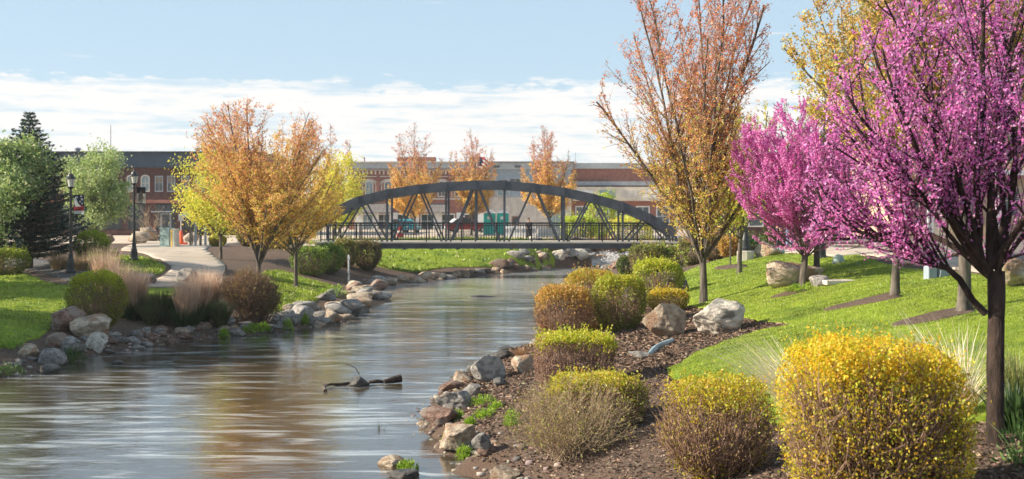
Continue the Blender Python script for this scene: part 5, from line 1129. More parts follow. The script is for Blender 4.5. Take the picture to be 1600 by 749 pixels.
# ------------------------------------------------------------------ riprap along the shores
rr = np.random.RandomState(5)
def riprap(poly, n, mats, smin, smax, label_fn, group, spread=(.0, .7), inward=1, ext=None, seeds=range(100, 110)):
    P = [np.array(a) for a in poly]; seg = [np.linalg.norm(P[i + 1] - P[i]) for i in range(len(P) - 1)]; tot = sum(seg)
    for k in range(n):
        u = (k + rr.uniform(-.4, .4)) / n * tot; u = min(max(u, 0), tot - .01); i = 0
        while i < len(seg) - 1 and u > seg[i]: u -= seg[i]; i += 1
        a, b = P[i], P[i + 1]; q_ = a + (b - a) * min(1, u / seg[i]); nrm = np.array([-(b - a)[1], (b - a)[0]]); nrm /= np.linalg.norm(nrm) + 1e-9
        off = rr.uniform(*spread) * inward; q_ = q_ + nrm * off
        s_ = rr.uniform(smin, smax) * (1 if rr.uniform() > .15 else 1.4); mt = mats[rr.randint(len(mats))]
        zz = max(H(q_[0], q_[1]), -.02); flt = rr.uniform(.4, .65)
        rock('rock', (q_[0], q_[1], zz), (s_, s_ * rr.uniform(.6, .9), s_ * flt), int(seeds[rr.randint(len(seeds))]), mt, rr.uniform(0, 6.28), label_fn(mt, s_, k, off * inward, flt, n), group, 2 if s_ * FOC / q_[1] * .64 < 22 else 3, .36)
word = {'rock_grey': 'grey', 'rock_tan': 'tan', 'rock_red': 'reddish brown', 'rock_wet': 'dark wet', 'rock_pale': 'pale'}
def lab(where):
    def f(mt, s_, k, off=0, flt=1, n=1):
        sz = 'tiny' if s_ < .22 else 'small' if s_ < .42 else 'medium' if s_ < .6 else 'chunky' if s_ < .8 else 'large' if s_ < 1.05 else 'huge'
        sh_ = 'flat ' if flt < .47 else 'blocky ' if flt > .57 else ''
        row = 'at the water' if off < .25 else 'above the water' if off < .6 else 'higher up'
        st = ('downstream', 'midway', 'upstream')[min(2, int(3 * k / n))]
        return f'{sz} {sh_}{word[mt]} rock {row} {st} {where}'
    return f
W_ = lambda *pts: [wat(*p) for p in pts]
riprap(W_((170, 553), (200, 548), (240, 540), (300, 531), (370, 525)), 34, ['rock_grey', 'rock_tan', 'rock_grey', 'rock_red'], .3, .68, lab('below the blond grasses'), 'rocks along the bank below the blond grasses', (-.1, .9))
riprap(W_((0, 590), (60, 583), (100, 568), (160, 556)), 12, ['rock_wet', 'rock_red', 'rock_grey'], .2, .42, lab('below the reddish boulders'), 'stones on the mud below the reddish boulders', (.05, .9))
riprap(W_((370, 525), (440, 517), (490, 511), (531, 506)), 22, ['rock_grey', 'rock_grey', 'rock_tan'], .45, .95, lab('below the dark twiggy shrub'), 'rocks on the shore below the dark twiggy shrub', (-.05, 1.0))
riprap(W_((531, 506), (549, 492), (583, 479), (613, 471)), 20, ['rock_grey', 'rock_grey', 'rock_tan'], .6, 1.3, lab('of the lawn wedge point'), 'rocks on the point below the lawn', (-.1, 1.8))
riprap(W_((613, 471), (590, 457), (601, 449), (640, 443)), 18, ['rock_grey', 'rock_red', 'rock_tan'], .6, 1.3, lab('by the marker post'), 'rocks beside the white marker post', (-.1, 1.6))
riprap(W_((640, 443), (700, 437), (760, 431), (830, 424), (865, 420)), 34, ['rock_tan', 'rock_grey', 'rock_red', 'rock_tan'], .5, 1.1, lab('of the bridge lawn'), 'rocks edging the lawn beneath the bridge', (-.1, 1.2))
riprap(W_((865, 419), (900, 417), (940, 416), (1000, 411)), 26, ['rock_pale', 'rock_grey', 'rock_red'], .7, 1.5, lab('of the river bend'), 'rocks at the river bend under the bridge', (-.2, 3.5))
riprap(W_((950, 422), (940, 430), (905, 440), (872, 455)), 26, ['rock_wet', 'rock_red', 'rock_grey'], .6, 1.25, lab('opposite the river bend'), 'rocks on the near shore opposite the river bend', (-.1, 2.0))
riprap(W_((836, 547), (800, 556), (772, 556), (725, 580), (692, 608)), 16, ['rock_wet', 'rock_grey', 'rock_tan'], .22, .5, lab('above the angular boulder'), 'rocks on the shore above the angular boulder', (.0, .8))
riprap(W_((692, 608), (662, 640), (650, 668), (688, 690), (676, 706), (730, 716), (702, 740), (765, 750)), 26, ['rock_grey', 'rock_tan', 'rock_wet', 'rock_red'], .12, .34, lab('of the mulch bank'), 'stones between the larger rocks of the mulch bank', (.0, 1.1))
# ------------------------------------------------------------------ white water under the bridge
rg = np.random.RandomState(8); V = []; Fc = []
cxy = wat(985, 404, .0)
def foam(n, x0, x1, y0, y1, s0, hfun, seed):
    r = np.random.RandomState(seed); C = np.stack([r.uniform(x0, x1, n), r.uniform(y0, y1, n), np.zeros(n)], 1); C[:, 2] = hfun(C[:, 0], C[:, 1]) + np.abs(r.normal(0, .10, n))
    return C, s0 * r.uniform(.4, 1.4, n)
C, sz = foam(9000, 5.6, 8.6, 89.5, 92.2, .09, lambda x, y: .05 + .62 * np.clip((y - 89.6) / 2.2, 0, 1) * (1 + .15 * np.sin(x * 3)), 3)
C[:, 2] += np.abs(rg.normal(0, .12, len(C))) * (rg.uniform(size=len(C)) < .35)
v, f = quads(C, sz, rg, C * 0 + [1, 0, 0], 1.2); tag(link_mesh('white_water', np_mesh('white_water', v, f, MAT['cloth_white'])), kind='stuff')
# sill of rock under the fall
rock('boulder', (8.4, 92.6, .15), (6.0, 1.8, 1.0), 71, 'rock_wet', .05, 'wet rock ledge that the white water spills over below the bridge', sink=.4)
# ------------------------------------------------------------------ trees
def hgt(py, D, zb): return zpx(py, D) - zb
# big orange maple left of the bridge, and the slim one beside it
p = at(404, 47); maple(201, p, hgt(158, 47, p[2]), 3.2, 1.35, .095, ORANGE + YEL[:2], RED + ORANGE[:1], 50, .058, 'full orange maple with red tips rising behind the dark twiggy shrub', limbs=12, zlo=.45, zhi=.95, ang=(10, 52), bare=.45, dens=1.1, dens2=3.0, name='maple_tree')
p = hit(462, 450); maple(202, p, hgt(205, p[1], p[2]), 2.15, 1.6, .085, ORANGE + YEL, ORANGE, 70, .064, 'slim trunked orange maple on the small lawn wedge by the river', limbs=11, zlo=.5, zhi=1.1, ang=(16, 60), dens=1.1)
p = at(345, 66); bushy_tree(203, p, hgt(225, 66, p[2]), 2.3, 1.2, .10, YGREEN[::2] + YEL[:2] + [(.70, .62, .08)], 'yellow green leafy tree behind the big orange maple at the path', 'leafy_tree', .11, 20000)
p = at(532, 86); bushy_tree(204, p, hgt(236, 86, p[2]), 2.0, 1.0, .10, [(.76, .72, .08), (.62, .62, .07), (.80, .68, .09)], 'bright yellow tree partly hidden by the end of the bridge', 'leafy_tree', .11, 12000)
# red and orange street maples beyond the bridge
street = []
for i, (px, D, top, rad, seed, lab_) in enumerate(((521, 100, 184, 1.6, 211, 'red topped street maple directly behind the bright yellow tree'), (648, 118, 198, 2.8, 212, 'orange street maple in front of the dark awnings of the ornate brick block'), (737, 118, 206, 2.4, 213, 'orange street maple beside the flagpole'), (858, 112, 200, 2.6, 214, 'tall orange street maple in front of the grey siding'))):
    p = at(px, D); maple(seed, p, hgt(top, D, p[2]), rad, 1.7, .11, ORANGE + YEL[:1], [(.62, .28, .18), (.66, .36, .24), (.55, .24, .18)], 21, .12, lab_, 'street maples beyond the bridge', limbs=13, dens=1.35, lr_=.8, ang=(8, 50), zlo=.45, zhi=.8, bare=.9, cz=.40, twig='twig')
# main maple on the right bank
p = hit(1100, 474); maple(221, p, 10.4, 2.45, 1.25, .115, YEL + ORANGE[:2] + YGREEN[:1], RED + [(.66, .20, .09), (.70, .30, .12)], 25, .054, 'tall vase shaped maple with yellow lower leaves and red top on the lawn edge', limbs=14, zlo=.26, zhi=.60, ang=(6, 44), dens=1.25, dens2=2.6, tw=.55, spread=.035, cz=.50, cx=-.5)
p = at(1155, 44); maple(222, p, hgt(150, 44, p[2]), 1.9, 1.4, .09, YGREEN + YEL, YEL + [(.45, .32, .06)], 40, .080, 'yellow green maple standing behind the tall vase shaped maple', limbs=8, dens=1.1, ang=(12, 48), twig='twig_pale')
p = at(1205, 60); bushy_tree(223, p, hgt(245, 60, p[2]), 3.0, 1.8, .13, YGREEN, 'broad lime green tree behind the smaller redbud', 'leafy_tree', .12, 16000)
# upper right trees: trunks on the lawn, olive and orange crowns high above the redbud
p = hit(1398, 463); maple(224, p, 7.6, 2.3, 2.2, .085, YEL + YGREEN[2:3] + [(.30, .26, .05)], ORANGE + [(.30, .26, .06), (.34, .30, .07)], 90, .055, 'olive and orange maple with a straight grey trunk at the upper mulch strip', limbs=10, dens=1.15, zlo=.3, zhi=.9, ang=(10, 42), tw=.5)
p = hit(1506, 488); maple(225, p, 7.2, 2.3, 2.0, .115, [(.30, .26, .05), (.38, .30, .06), (.5, .34, .06)], ORANGE[:2] + [(.30, .27, .07), (.22, .22, .06)], 90, .052, 'olive maple with a pale sided trunk at the lower mulch strip', limbs=11, dens=1.15, zlo=.3, zhi=.9, ang=(10, 42), tw=.5)
p = at(1276, 36); maple(226, p, 5.2, 1.7, 1.7, .085, YGREEN[:2] + YEL[:2], YEL + [(.30, .30, .06)], 40, .07, 'yellow green maple behind the smaller redbud beside the path lamp', limbs=8, dens=1.1, ang=(14, 48))
p = at(1660, 30); maple(227, p, 8.2, 2.8, 1.8, .11, [(.22, .22, .05), (.30, .27, .06)], [(.20, .19, .06), (.32, .22, .07)], 45, .07, 'dark olive tree at the frame edge before the gabled house', limbs=9, dens=.9)
# saplings
for px, py, top, sd, lab_ in ((1141, 416, 300, 231, 'thin staked sapling on the upper lawn with bare stem'), (1064, 440, 368, 232, 'small lime leaved sapling below the bridge end on the lawn')):
    p = hit(px, py); maple(sd, p, hgt(top, p[1], p[2]), .45, 1.2 if sd == 231 else .7, .028, YGREEN, YGREEN, 22, .075, lab_, limbs=5, dens=1.3, name='sapling', tw=.3, ang=(20, 50))
# redbuds
p = hit(1253, 449); redbud(241, p, 5.7, 2.1, .85, .095, 'smaller redbud in pink bloom growing before the long tan boulder', 170, .046, limbs=20, bark='bark_grey', rl=.55, lens=1.45, k=3, env=ell((-.02, 0, 2.95), (1.95, 1.8, 2.15), 1.0), dens=1.05)
p = hit(1560, 692); zb = p[2]; X0_ = p[0]; Dp = p[1]
def pxl(px, py, dy=0): return np.array([(px - 800) / FOC * (Dp + dy) - X0_, dy, zpx(py, Dp + dy) - zb])
ext = [(pxl(1540, 425), (-.75, -.2, .75), 2.6, .035), (pxl(1540, 420), (-.6, .3, .95), 3.0, .036), (pxl(1545, 418), (.6, -.2, .9), 2.2, .034), (pxl(1536, 420), (-.36, 0, 1.2), 3.4, .04), (pxl(1540, 418), (-.5, -.35, 1.05), 2.9, .034), (pxl(1548, 418), (-.05, .1, 1.3), 3.4, .04), (pxl(1550, 420), (.28, .2, 1.2), 3.0, .034)]
low_limb = [pxl(1540, 490), pxl(1520, 470, -.02), pxl(1500, 437, -.04), pxl(1480, 419, -.05), pxl(1455, 413, -.06), pxl(1430, 405, -.05), pxl(1405, 385, 0), pxl(1370, 368, .05), pxl(1330, 360, .1), pxl(1295, 353, .15)]
mid_limb = [pxl(1545, 425), pxl(1520, 385, -.1), pxl(1490, 345, -.2), pxl(1450, 310, -.25), pxl(1400, 285, -.3), pxl(1350, 262, -.3)]
sag_limb = [pxl(1510, 455, 0), pxl(1480, 425, -.15), pxl(1440, 408, -.3), pxl(1400, 405, -.4), pxl(1350, 398, -.45)]
def env2(q):
    x, y, z_ = q; a = ((x + .18) / 1.60) ** 2 + (y / 1.6) ** 2 + ((z_ - 2.75) / 1.72) ** 2
    b = ((x + .72) / 1.15) ** 2 + (y / 1.4) ** 2 + ((z_ - 2.25) / .68) ** 2
    return a < 1 or b < 1 or (abs(x) < .5 and z_ < 2.0)
redbud(242, p, 4.2, 2.1, hgt(424, Dp, zb), .084, 'large redbud with a dark trunk covered in magenta blossom beside the golden shrub', 88, .029, limbs=7, extra=ext, env=env2, dens=1.15, lean=(-.075, 0), paths=[(low_limb, .036), (mid_limb, .034)], rl=.8)
# pears and spruce at the upper bank
p = at(2, 54); bushy_tree(251, p, hgt(210, 54, p[2]), 2.1, 1.7, .12, GREEN + [(.40, .46, .22), (.30, .38, .14)], 'pale green flowering pear tree at the frame edge before the spruce', 'pear_tree', .125, 34000)
p = at(-50, 50); bushy_tree(252, p, hgt(235, 50, p[2]), 1.8, 1.1, .12, GREEN + [(.40, .46, .22)], 'pear tree cut by the frame edge over the dark hedge', 'pear_tree', .10, 12000)
p = at(148, 76); bushy_tree(253, p, hgt(232, 76, p[2]), 2.15, 1.3, .12, GREEN + [(.48, .54, .28), (.36, .44, .16)], 'pale green flowering pear tree between the two lamp posts', 'pear_tree', .125, 34000)
p = at(46, 55); spruce(254, p, hgt(172, 55, p[2]), 2.9, 'dark blue spruce with a pointed top between the two pear trees')
p = at(234, 97); pl = Plant(255); C = [dict(seg=.3, taper=.3, wig=.08, up=.1, sides=4), dict(seg=.2, taper=.3, wig=.1, up=.1, dens=4, ang=(20, 45), len=1.1, dec=.3, t0=.2, rr=.6, sides=3, rmin=.012), dict(seg=.15, taper=.4, wig=.1, dens=5, ang=(20, 45), len=.5, t0=.2, rr=.6, sides=3, rmin=.008)]
t = empty('bare_tree', p, 0, 'small leafless ornamental tree before the entrance of the brick block', 'tree')
for i in range(6): a = i * 1.05; pl.grow((0, 0, .2), (math.cos(a) * .5, math.sin(a) * .5, 1), 2.0, .045, 0, C, None)
pl.b.append((np.array([(0, 0, -.1), (0, 0, .3)]), np.array([.07, .06]), 6, 0)); pl.wood('branches', MAT['twig_pale'], t)
for i, (x, y, hh3) in enumerate(((-21.5, 37.5, 7.5), (-22, 32.5, 7.0), (-27, 45, 8.5), (-19.6, 34.8, 5.6))):
    bushy_tree(260 + i, (x, y, H(x, y)), hh3, 3.2, 1.6, .14, GREEN, ('leafy tree just outside the frame shading the lawn by the red boulders', 'leafy tree outside the frame shading the muddy bank', 'leafy tree outside the frame shading the gravel bed', 'low leafy tree outside the frame closest to the muddy bank')[i], 'leafy_tree', .24, 16000)
# ------------------------------------------------------------------ shrubs
def sh(px, py, wpx, hpx, seed, label, top, side, D=None, df=.9, **k):
    p = hit(px, py) if D is None else at(px, D); w = wpx * p[1] / FOC; h = hpx * p[1] / FOC
    return shrub(seed, (p[0], p[1] + (w * df * .4 if D is None else 0), p[2] if D is not None else H(p[0], p[1] + w * df * .3)), w, w * df, h, label, top, side, **k)
BR = [(.27, .15, .09), (.22, .11, .07), (.32, .19, .11)]; OLV = [(.20, .20, .04), (.26, .24, .05), (.15, .16, .03)]
GOLD = [(.84, .60, .03), (.80, .50, .03), (.74, .66, .05), (.52, .56, .04)]
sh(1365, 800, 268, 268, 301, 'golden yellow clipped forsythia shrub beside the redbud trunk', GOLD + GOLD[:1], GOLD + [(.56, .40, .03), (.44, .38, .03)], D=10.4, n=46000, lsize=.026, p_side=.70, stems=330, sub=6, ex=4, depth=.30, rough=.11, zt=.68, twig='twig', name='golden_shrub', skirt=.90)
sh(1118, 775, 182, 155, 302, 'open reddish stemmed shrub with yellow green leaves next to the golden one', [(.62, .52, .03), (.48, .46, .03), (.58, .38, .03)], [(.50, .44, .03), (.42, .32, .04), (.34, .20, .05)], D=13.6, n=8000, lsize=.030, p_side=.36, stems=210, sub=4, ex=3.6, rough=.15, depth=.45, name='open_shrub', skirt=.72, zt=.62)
p = hit(893, 722); p = (p[0], p[1] + .25, p[2]); wild_shrub(303, p, 2.1, 1.12, 'feathery wild shrub with tan stems fanning over the mulch', [(.46, .40, .10), (.44, .46, .09), (.42, .29, .14), (.38, .26, .14)], n=5200, lsize=.030, stems=150, lean=(-.08, 0), twig='twig_pale')
sh(932, 690, 168, 98, 304, 'low clipped shrub with yellow green top directly behind the feathery wild shrub', [(.56, .50, .04), (.46, .48, .04), (.58, .42, .05)], [(.30, .28, .05), (.26, .18, .07)] , n=16000, lsize=.034, p_side=.6, stems=200, ex=3.2, zt=.62, rough=.10)
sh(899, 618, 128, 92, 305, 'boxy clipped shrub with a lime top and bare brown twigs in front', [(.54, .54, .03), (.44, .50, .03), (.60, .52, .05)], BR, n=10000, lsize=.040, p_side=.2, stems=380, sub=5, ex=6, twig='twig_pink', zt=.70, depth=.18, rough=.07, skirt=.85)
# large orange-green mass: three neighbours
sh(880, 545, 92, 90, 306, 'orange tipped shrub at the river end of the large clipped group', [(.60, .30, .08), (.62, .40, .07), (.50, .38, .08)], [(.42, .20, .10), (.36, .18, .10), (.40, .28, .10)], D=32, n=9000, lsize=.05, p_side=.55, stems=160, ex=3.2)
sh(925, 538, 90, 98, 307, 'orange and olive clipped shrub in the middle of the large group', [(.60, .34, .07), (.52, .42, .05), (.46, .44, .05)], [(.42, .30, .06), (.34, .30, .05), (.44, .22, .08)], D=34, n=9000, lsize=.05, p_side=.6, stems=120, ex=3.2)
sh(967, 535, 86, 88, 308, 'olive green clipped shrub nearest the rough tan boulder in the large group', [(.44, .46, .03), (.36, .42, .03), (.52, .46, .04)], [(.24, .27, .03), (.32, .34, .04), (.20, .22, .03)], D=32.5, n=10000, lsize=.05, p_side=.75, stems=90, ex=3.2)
sh(1028, 498, 82, 64, 309, 'fresh yellow green mound shrub behind the large clipped group', [(.50, .54, .03), (.44, .52, .03), (.58, .56, .05)], [(.34, .40, .03), (.26, .30, .03)], D=40, n=8000, lsize=.06, p_side=.75, stems=60, ex=2.8)
sh(1043, 500, 66, 40, 310, 'small golden topped shrub just behind the rough tan boulder', [(.62, .50, .03), (.54, .50, .04), (.62, .40, .04)], [(.44, .40, .04), (.30, .28, .04)], D=34.6, n=5000, lsize=.05, p_side=.7, stems=60, ex=2.8)
# far right bank
DKG = [(.08, .12, .025), (.11, .15, .03), (.14, .17, .03)]
sh(1012, 446, 58, 46, 311, 'square clipped olive shrub by the dark rocks at the bend', [(.20, .23, .04), (.26, .27, .05)], [(.24, .19, .08), (.20, .18, .06)], D=60, n=6000, lsize=.09, ex=4.5, p_side=.7, stems=60)
sh(985, 437, 44, 32, 312, 'dark evergreen shrub between the rocks and the square clipped shrub', DKG, DKG[:2], D=62, n=4000, lsize=.10, p_side=.9, stems=20)
for i, (px, py, w, h, D, cs, lab_) in enumerate(((1020, 405, 40, 18, 70, [(.55, .30, .06), (.48, .40, .06)], 'orange tinted shrub at the foot of the bridge end'), (1052, 428, 44, 34, 60, YGREEN[:2] + OLV, 'olive hedge shrub under the bridge end behind the small sapling'), (1082, 425, 48, 40, 57, OLV, 'brown green hedge shrub above the small sapling'), (1115, 412, 40, 38, 56, OLV + BR, 'brownish hedge shrub behind the tall vase shaped maple'), (1140, 400, 36, 30, 54, [(.55, .28, .05), (.50, .36, .06)], 'orange shrub beside the plinth of the lamp post'), (1172, 388, 44, 24, 56, [(.06, .14, .03), (.09, .18, .04)], 'dark green shrub behind the plinth of the lamp post'), (1210, 383, 40, 30, 60, DKG, 'dark hedge shrub past the tan rock at the crest'), (942, 404, 56, 20, None, [(.44, .26, .16), (.38, .22, .12), (.50, .28, .14)], 'rusty brown shrub in the shade under the bridge'), (868, 399, 34, 16, None, YGREEN[2:] + OLV, 'yellow green shrub on the bank under the bridge'), (905, 380, 60, 40, 98, YGREEN, 'lime yellow shrub behind the bridge railing by the planter wall'), (985, 385, 70, 60, 96, YGREEN + YEL, 'tall lime yellow shrub behind the bridge end'), (940, 378, 50, 70, 104, YGREEN, 'upright lime tree like shrub seen through the truss'))):
    sh(px, py, w, h, 320 + i, lab_, cs, cs, D=D, n=3500, lsize=.0016 * (D or 92), p_side=.8, stems=40, ex=2.6, rough=.14)
# left bank
sh(141, 520, 98, 96, 341, 'round clipped shrub with a lime rim above the red boulders', [(.50, .54, .02), (.42, .50, .02), (.56, .54, .04)], [(.28, .30, .02), (.20, .22, .02), (.34, .34, .03)], df=.8, n=14000, lsize=.045, p_side=.8, stems=120, ex=2.4, rough=.04, zt=.62)
sh(143, 416, 54, 54, 342, 'yellow green ball shrub beside the lamp post with the banner', [(.44, .50, .04), (.36, .44, .03)], [(.26, .32, .03), (.18, .24, .03)], D=55, n=7000, lsize=.07, p_side=.85, stems=50, ex=2.3)
sh(152, 420, 34, 22, 343, 'low lime shrub under the yellow green ball shrub', [(.36, .44, .03)], [(.20, .26, .03)], D=53, n=2500, lsize=.07, p_side=.85, stems=20, ex=2.3)
sh(12, 408, 66, 42, 344, 'dull green clipped hedge at the frame edge under the pear tree', [(.30, .36, .03), (.22, .28, .03)], [(.14, .18, .03)], D=52, n=6000, lsize=.07, p_side=.9, stems=40, ex=2.8)
sh(174, 399, 22, 12, 345, 'tiny dark green mound shrub on the little lawn by the lamp', DKG, DKG, D=60, n=1200, lsize=.07, p_side=.9, stems=10)
p = at(125, 52); grass_clump(346, p, 1.3, .75, 'tan dead grass clump at the foot of the banner lamp post', [(.42, .30, .17), (.34, .24, .14)], n=500, spread=.9, width=.02)
p = at(92, 53); grass_clump(347, p, 1.2, .8, 'brown grass clump in the gravel below the spruce', [(.40, .26, .14), (.25, .20, .10)], n=400, spread=.9, width=.02)
p = at(386, 41.5); wild_shrub(348, p, 2.05, 1.75, 'large dark brown twiggy shrub hiding the foot of the orange maple', [(.19, .10, .06), (.24, .15, .07), (.26, .21, .06)], n=9000, lsize=.055, stems=230, twig='twig', fan=42)
p = at(412, 42.0); wild_shrub(349, p, 1.3, 1.55, 'dark twiggy shrub with olive edge next to the lawn wedge', [(.22, .19, .05), (.19, .11, .06)], n=5000, lsize=.055, stems=120, twig='twig', fan=42)
for i, (px, D, h, w, lab_) in enumerate(((188, 40.6, 1.75, 1.0, 'tall blond ornamental grass right behind the round lime rimmed shrub'), (212, 40.2, 1.70, 1.0, 'tall tan ornamental grass with a dark green foot near the round shrub'), (165, 42.5, 1.9, 1.0, 'blond grass plumes showing above the round shrub'), (292, 39.6, 1.60, 1.0, 'blond plume grass with thick green tuft beside the dark twiggy shrub'), (312, 40.4, 1.75, .9, 'tan plume grass pressed against the dark twiggy shrub'), (328, 41.5, 1.55, .9, 'short tan plume grass between the path and dark twiggy shrub'))):
    grass_clump(350 + i, at(px, D), w, h, lab_, [(.50, .33, .20), (.58, .40, .26), (.42, .27, .17)], [(.66, .50, .36), (.60, .40, .30)], n=1100, width=.013, spread=.34, green=.48, curve=.3)
for i, (px, D, h, w, lab_) in enumerate(((248, 40, 1.1, .9, 'dark green spiky shrub between the two blond grass groups'), (236, 39.4, .7, .8, 'low green tuft beside the rocks between the blond grasses'), (262, 40.4, .8, .8, 'grey green tuft behind the shore rocks between the grasses'), (345, 40.2, .9, .6, 'green shoots in front of the dark twiggy shrub'))):
    grass_clump(360 + i, at(px, D), w, h, lab_, [(.07, .11, .03), (.11, .15, .05), (.14, .13, .06)], n=900, width=.022, spread=.7, name='leafy_tuft', cat='plant')
LIME = [(.26, .42, .03), (.34, .48, .04), (.20, .34, .03)]
for i, (px, py, w, h, lab_) in enumerate(((394, 519, .75, .30, 'bright green weed clump at the water below the dark twiggy shrub'), (412, 517, .5, .28, 'small lime weed beside the bright green weed clump'), (448, 516, .45, .40, 'upright lime weed growing from the wet rocks'), (350, 528, .4, .3, 'small green weed among the shore rocks'), (112, 566, .75, .42, 'dark green weed clump beside the smooth blue grey boulder'), (15, 545, .9, .30, 'lime leaved weed on the mud edge of the lawn'), (12, 585, .8, .30, 'dark green weed at the bottom of the muddy bank'), (476, 508, .3, .4, 'pale lime weed sticking up between the point rocks'), (520, 463, 1.4, .5, 'yellow green spurge clump at the tip of the lawn wedge'), (755, 632, .55, .20, 'bright lime weed clump beside the upright grey stone'), (775, 640, .35, .16, 'small lime weed on the mulch next to the bright clump'), (758, 652, .45, .18, 'lime weed clump below the upright grey stone'), (712, 655, .40, .18, 'green weed between the blue grey boulder and the flat brown rock'), (735, 668, .25, .20, 'single lime weed tuft above the split boulder'), (725, 716, .30, .22, 'leafy weed growing against the split tan boulder'), (637, 733, .35, .16, 'weed tuft on the flat tan rock in the water'), (700, 690, .25, .14, 'tiny weed by the shallow pool'), (1250, 456, .75, .22, 'low green weeds around the foot of the smaller redbud'), (800, 665, .35, .30, 'lime shoots at the edge of the feathery wild shrub'))):
    p = hit(px, py); herb(370 + i, p, w, h, lab_, LIME if i not in (4, 6) else [(.06, .12, .03), (.10, .18, .04)], n=420, lsize=.0017 * p[1] + .01)
for i, (px, py, w, h, n, ln, lab_) in enumerate(((1255, 640, .9, 1.05, 420, (-.55, 0), 'pale arching grass plumes leaning out behind the golden shrub toward the lawn'), (1490, 640, .9, 1.05, 260, (-.35, 0), 'thin pale grass plumes between the golden shrub and the redbud trunk'), (1500, 655, .6, .7, 160, (.1, 0), 'straw coloured grass touching the redbud trunk'), (1590, 640, .8, .55, 400, (0, 0), 'greenish grass clump beyond the redbud trunk'), (815, 598, .5, .35, 260, (0, 0), 'dry russet weeds beside the shore rocks'))):
    p = at(px, (15.5, 13.8, 13.2, 13.6, 30)[i]); grass_clump(400 + i, p, w, h, lab_, [(.70, .62, .42), (.80, .72, .52)] if i < 3 else [(.20, .24, .07), (.3, .3, .1)] if i == 3 else [(.36, .20, .10)], n=n, width=.011, spread=.8, curve=.55, lean=ln)
p = at(1590, 12.2); grass_clump(410, p, .6, .5, 'dark green leafy plant at the frame edge by the redbud', [(.03, .06, .02), (.06, .12, .03)], n=260, width=.03, spread=.8, name='leafy_tuft', cat='plant')
p = at(1602, 11.0); herb(411, p, .6, .42, 'glossy green weed at the frame edge near the redbud foot', [(.10, .20, .04), (.16, .28, .05)], n=300, lsize=.05)
# hedges behind the lawn wedge
for i, (px, py, w, h, D, cs, lab_) in enumerate(((485, 432, 66, 46, 64, [(.20, .30, .03), (.28, .38, .04), (.14, .22, .03)], 'rounded green hedge shrub behind the slim trunked maple'), (513, 432, 52, 44, 66, [(.16, .26, .03), (.24, .34, .03)], 'dark green hedge shrub in the middle of the row by the marker post'), (540, 430, 44, 42, 69, [(.26, .28, .05), (.34, .26, .08)], 'olive hedge shrub behind the white marker post'), (573, 432, 46, 46, 70, [(.22, .13, .08), (.20, .20, .05)], 'brown twiggy shrub at the end of the green hedge row'), (340, 388, 26, 17, 76, [(.62, .50, .03), (.56, .46, .04)], 'small round yellow shrub at the corner of the path'), (430, 402, 60, 30, 72, OLV + [(.4, .3, .08)], 'olive shrub row under the orange maple by the bridge'), (395, 398, 50, 26, 75, BR + OLV, 'brown low shrub between the path and the bridge'))):
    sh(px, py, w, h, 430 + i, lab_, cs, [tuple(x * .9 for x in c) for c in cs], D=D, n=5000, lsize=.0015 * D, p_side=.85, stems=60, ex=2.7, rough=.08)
# far backdrop trees (one mass beyond the town)
rgb = np.random.RandomState(77); Cs = []
for i in range(70):
    x = -150 + i * 4.6 + rgb.uniform(-2, 2); y = 215 + rgb.uniform(-12, 12); hh2 = rgb.uniform(5, 8.5)
    P = rgb.normal(size=(420, 3)); P /= np.linalg.norm(P, axis=1, keepdims=True); P *= rgb.uniform(.6, 1, (420, 1)) * np.array([3.4, 3.4, hh2 * .5]); P += [x, y, 1.6 + hh2 * .5]; Cs.append(P)
Cs = np.concatenate(Cs); v, f = quads(Cs, rgb.uniform(.5, 1.0, len(Cs)), rgb); tag(link_mesh('distant_trees', np_mesh('distant_trees', v, f, MAT['leaf'], False, pick(rgb, len(Cs), [(.10, .13, .04), (.18, .17, .05), (.22, .15, .06)], None, .2))), kind='stuff')
# ------------------------------------------------------------------ ground cover close by
def scatter_blades(name, B, n, hh_, wd_, cols, off, seed, dens_fn=None, excl=None):
    r = np.random.RandomState(seed); B = np.array(B); mn = B.min(0); mx2 = B.max(0)
    P = r.uniform(mn, mx2, (n * 3, 2)); P = P[inpoly(P, B)]
    pr = np.clip((22.0 / P[:, 1]) ** 2.0, .05, 1); P = P[r.uniform(size=len(P)) < pr][:n]
    if excl is not None: P = P[~excl(P)]
    sc = np.clip(P[:, 1] / 22, .8, 2.6); zz = HV(P) + off - .01; m_ = len(P); br_ = np.array([1 + .55 * mnoise.noise(Vector((p[0] * .55, p[1] * .55, 0))) + .70 * mnoise.noise(Vector((p[0] * 2.6, p[1] * 2.6, 5))) for p in P])[:, None]; a = r.uniform(0, 6.283, m_); hL = hh_ * r.uniform(.5, 1.3, m_) * sc ** .4
    wv = np.stack([np.cos(a), np.sin(a)], 1) * (wd_ * sc / 2)[:, None]; ln = r.normal(0, .45, (m_, 2)) * hL[:, None]
    v = np.stack([np.column_stack([P - wv, zz]), np.column_stack([P + wv, zz]), np.column_stack([P + ln, zz + hL])], 1).reshape(-1, 3)
    return tag(link_mesh(name, np_mesh(name, v, np.arange(m_ * 3).reshape(m_, 3), MAT['blade'], False, np.clip(pick(r, m_, cols, None, .22) * br_, 0, 1))), kind='stuff')
GB = [(.17, .26, .012), (.23, .32, .018), (.28, .36, .025), (.34, .36, .06)]
def strips(P):
    e = np.zeros(len(P), bool)
    for S_ in STR: e |= inpoly(P, np.array(S_))
    return e
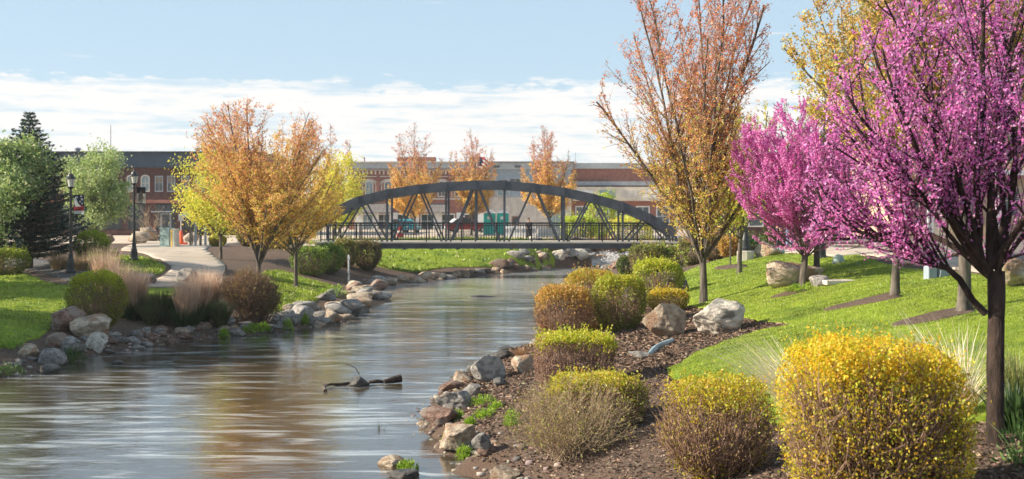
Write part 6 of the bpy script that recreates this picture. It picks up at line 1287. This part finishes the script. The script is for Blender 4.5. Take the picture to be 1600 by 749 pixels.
STR = [spline(pp((1395, 459), (1408, 464), (1395, 470), (1340, 480), (1290, 488), (1300, 481), (1345, 470)), 4), spline(pp((1512, 481), (1525, 488), (1500, 496), (1440, 508), (1395, 512), (1410, 503), (1460, 490)), 4), spline(pp((1120, 418), (1160, 414), (1165, 419), (1125, 423)), 4), spline(pp((1265, 455), (1240, 462), (1200, 468), (1235, 456)), 4)]
for S_ in STR: sheet('mulch_bed', S_, MAT['soil'], .037, .3, .03)
scatter_blades('grass', lawnR, 170000, .034, .014, GB, .03, 1, excl=strips)
scatter_blades('grass', lawnL, 50000, .045, .025, GB, .03, 2); scatter_blades('grass', lawnW, 35000, .055, .03, GB, .03, 3)
scatter_blades('grass', lawnP, 12000, .08, .035, GB, .03, 4); scatter_blades('grass', lawnF, 25000, .10, .05, GB, .03, 5)
# wood chips on the mulch of the near bank
r = np.random.RandomState(12); P = np.column_stack([r.uniform(-2, 8, 300000), 10 + 32 * r.uniform(size=300000) ** 1.7]); d_, ins_ = seg_dist(P)
P = P[(~ins_) & (d_ > .25)]; P = P[~inpoly(P, lawnR)]; P = P[np.abs(P[:, 0] / P[:, 1]) < .45][:50000]
C = np.column_stack([P, HV(P) + .012 + np.abs(r.normal(0, .008, len(P)))]); D = r.normal(size=C.shape) * [1, 1, .22]
sz = r.uniform(.025, .085, len(C)) * np.clip(P[:, 1] / 18, .8, 1.6); v, f = quads(C, sz, r, D, 2.6)
tag(link_mesh('mulch_chips', np_mesh('mulch_chips', v, f, MAT['chip'], False, pick(r, len(C), [(.16, .105, .075), (.09, .06, .042), (.27, .18, .13), (.38, .29, .22)], [.4, .3, .22, .08], .25))), kind='stuff')
# pebbles along the left shore and twig litter
r = np.random.RandomState(14); V = []; Fc = []; P = []
for poly in (LB[2:16], RB[10:24]):
    A = np.array(poly)
    for i in range(len(A) - 1):
        n_ = int(np.linalg.norm(A[i + 1] - A[i]) * 22); u_ = r.uniform(size=(n_, 1)); P.append(A[i] + (A[i + 1] - A[i]) * u_ + r.normal(0, .35, (n_, 2)))
P = np.concatenate(P); d_, ins_ = seg_dist(P); P = P[~(ins_ & (d_ > .22))]; base_me = rock_mesh(131, 2, 5); bv = np.array([q_.co[:] for q_ in base_me.vertices])[:42]
import bmesh
bm = bmesh.new(); bmesh.ops.create_icosphere(bm, subdivisions=1, radius=1); iv = np.array([q_.co[:] for q_ in bm.verts]); fi = np.array([[q_.index for q_ in a.verts] for a in bm.faces]); bm.free()
s_ = r.uniform(.03, .10, (len(P), 1, 1)); zz = np.maximum(HV(P), -.03); v = iv[None] * s_ * np.array([1, .8, .5]) * r.uniform(.8, 1.2, (len(P), 12, 1)) + np.column_stack([P, zz])[:, None, :]
f = (fi[None] + (np.arange(len(P)) * 12)[:, None, None]).reshape(-1, 3); tag(link_mesh('pebbles', np_mesh('pebbles', v.reshape(-1, 3), f, MAT['chip'], False, np.repeat(pick(r, len(P), [(.16, .14, .13), (.26, .22, .18), (.10, .08, .07), (.34, .30, .26)], None, .2), 20, 0))), kind='stuff')

hzb = MB().box((0, 148, 12), (300, 320, 29)).build('haze', None); tag(hzb, kind='stuff')
m, ns, ls, out = newmat('haze'); pv = ns.new('ShaderNodeVolumePrincipled'); pv.inputs['Color'].default_value = (.92, .95, 1, 1); pv.inputs['Density'].default_value = .0003; pv.inputs['Anisotropy'].default_value = .3
ls.new(pv.outputs[0], out.inputs['Volume']); hzb.data.materials.append(m)
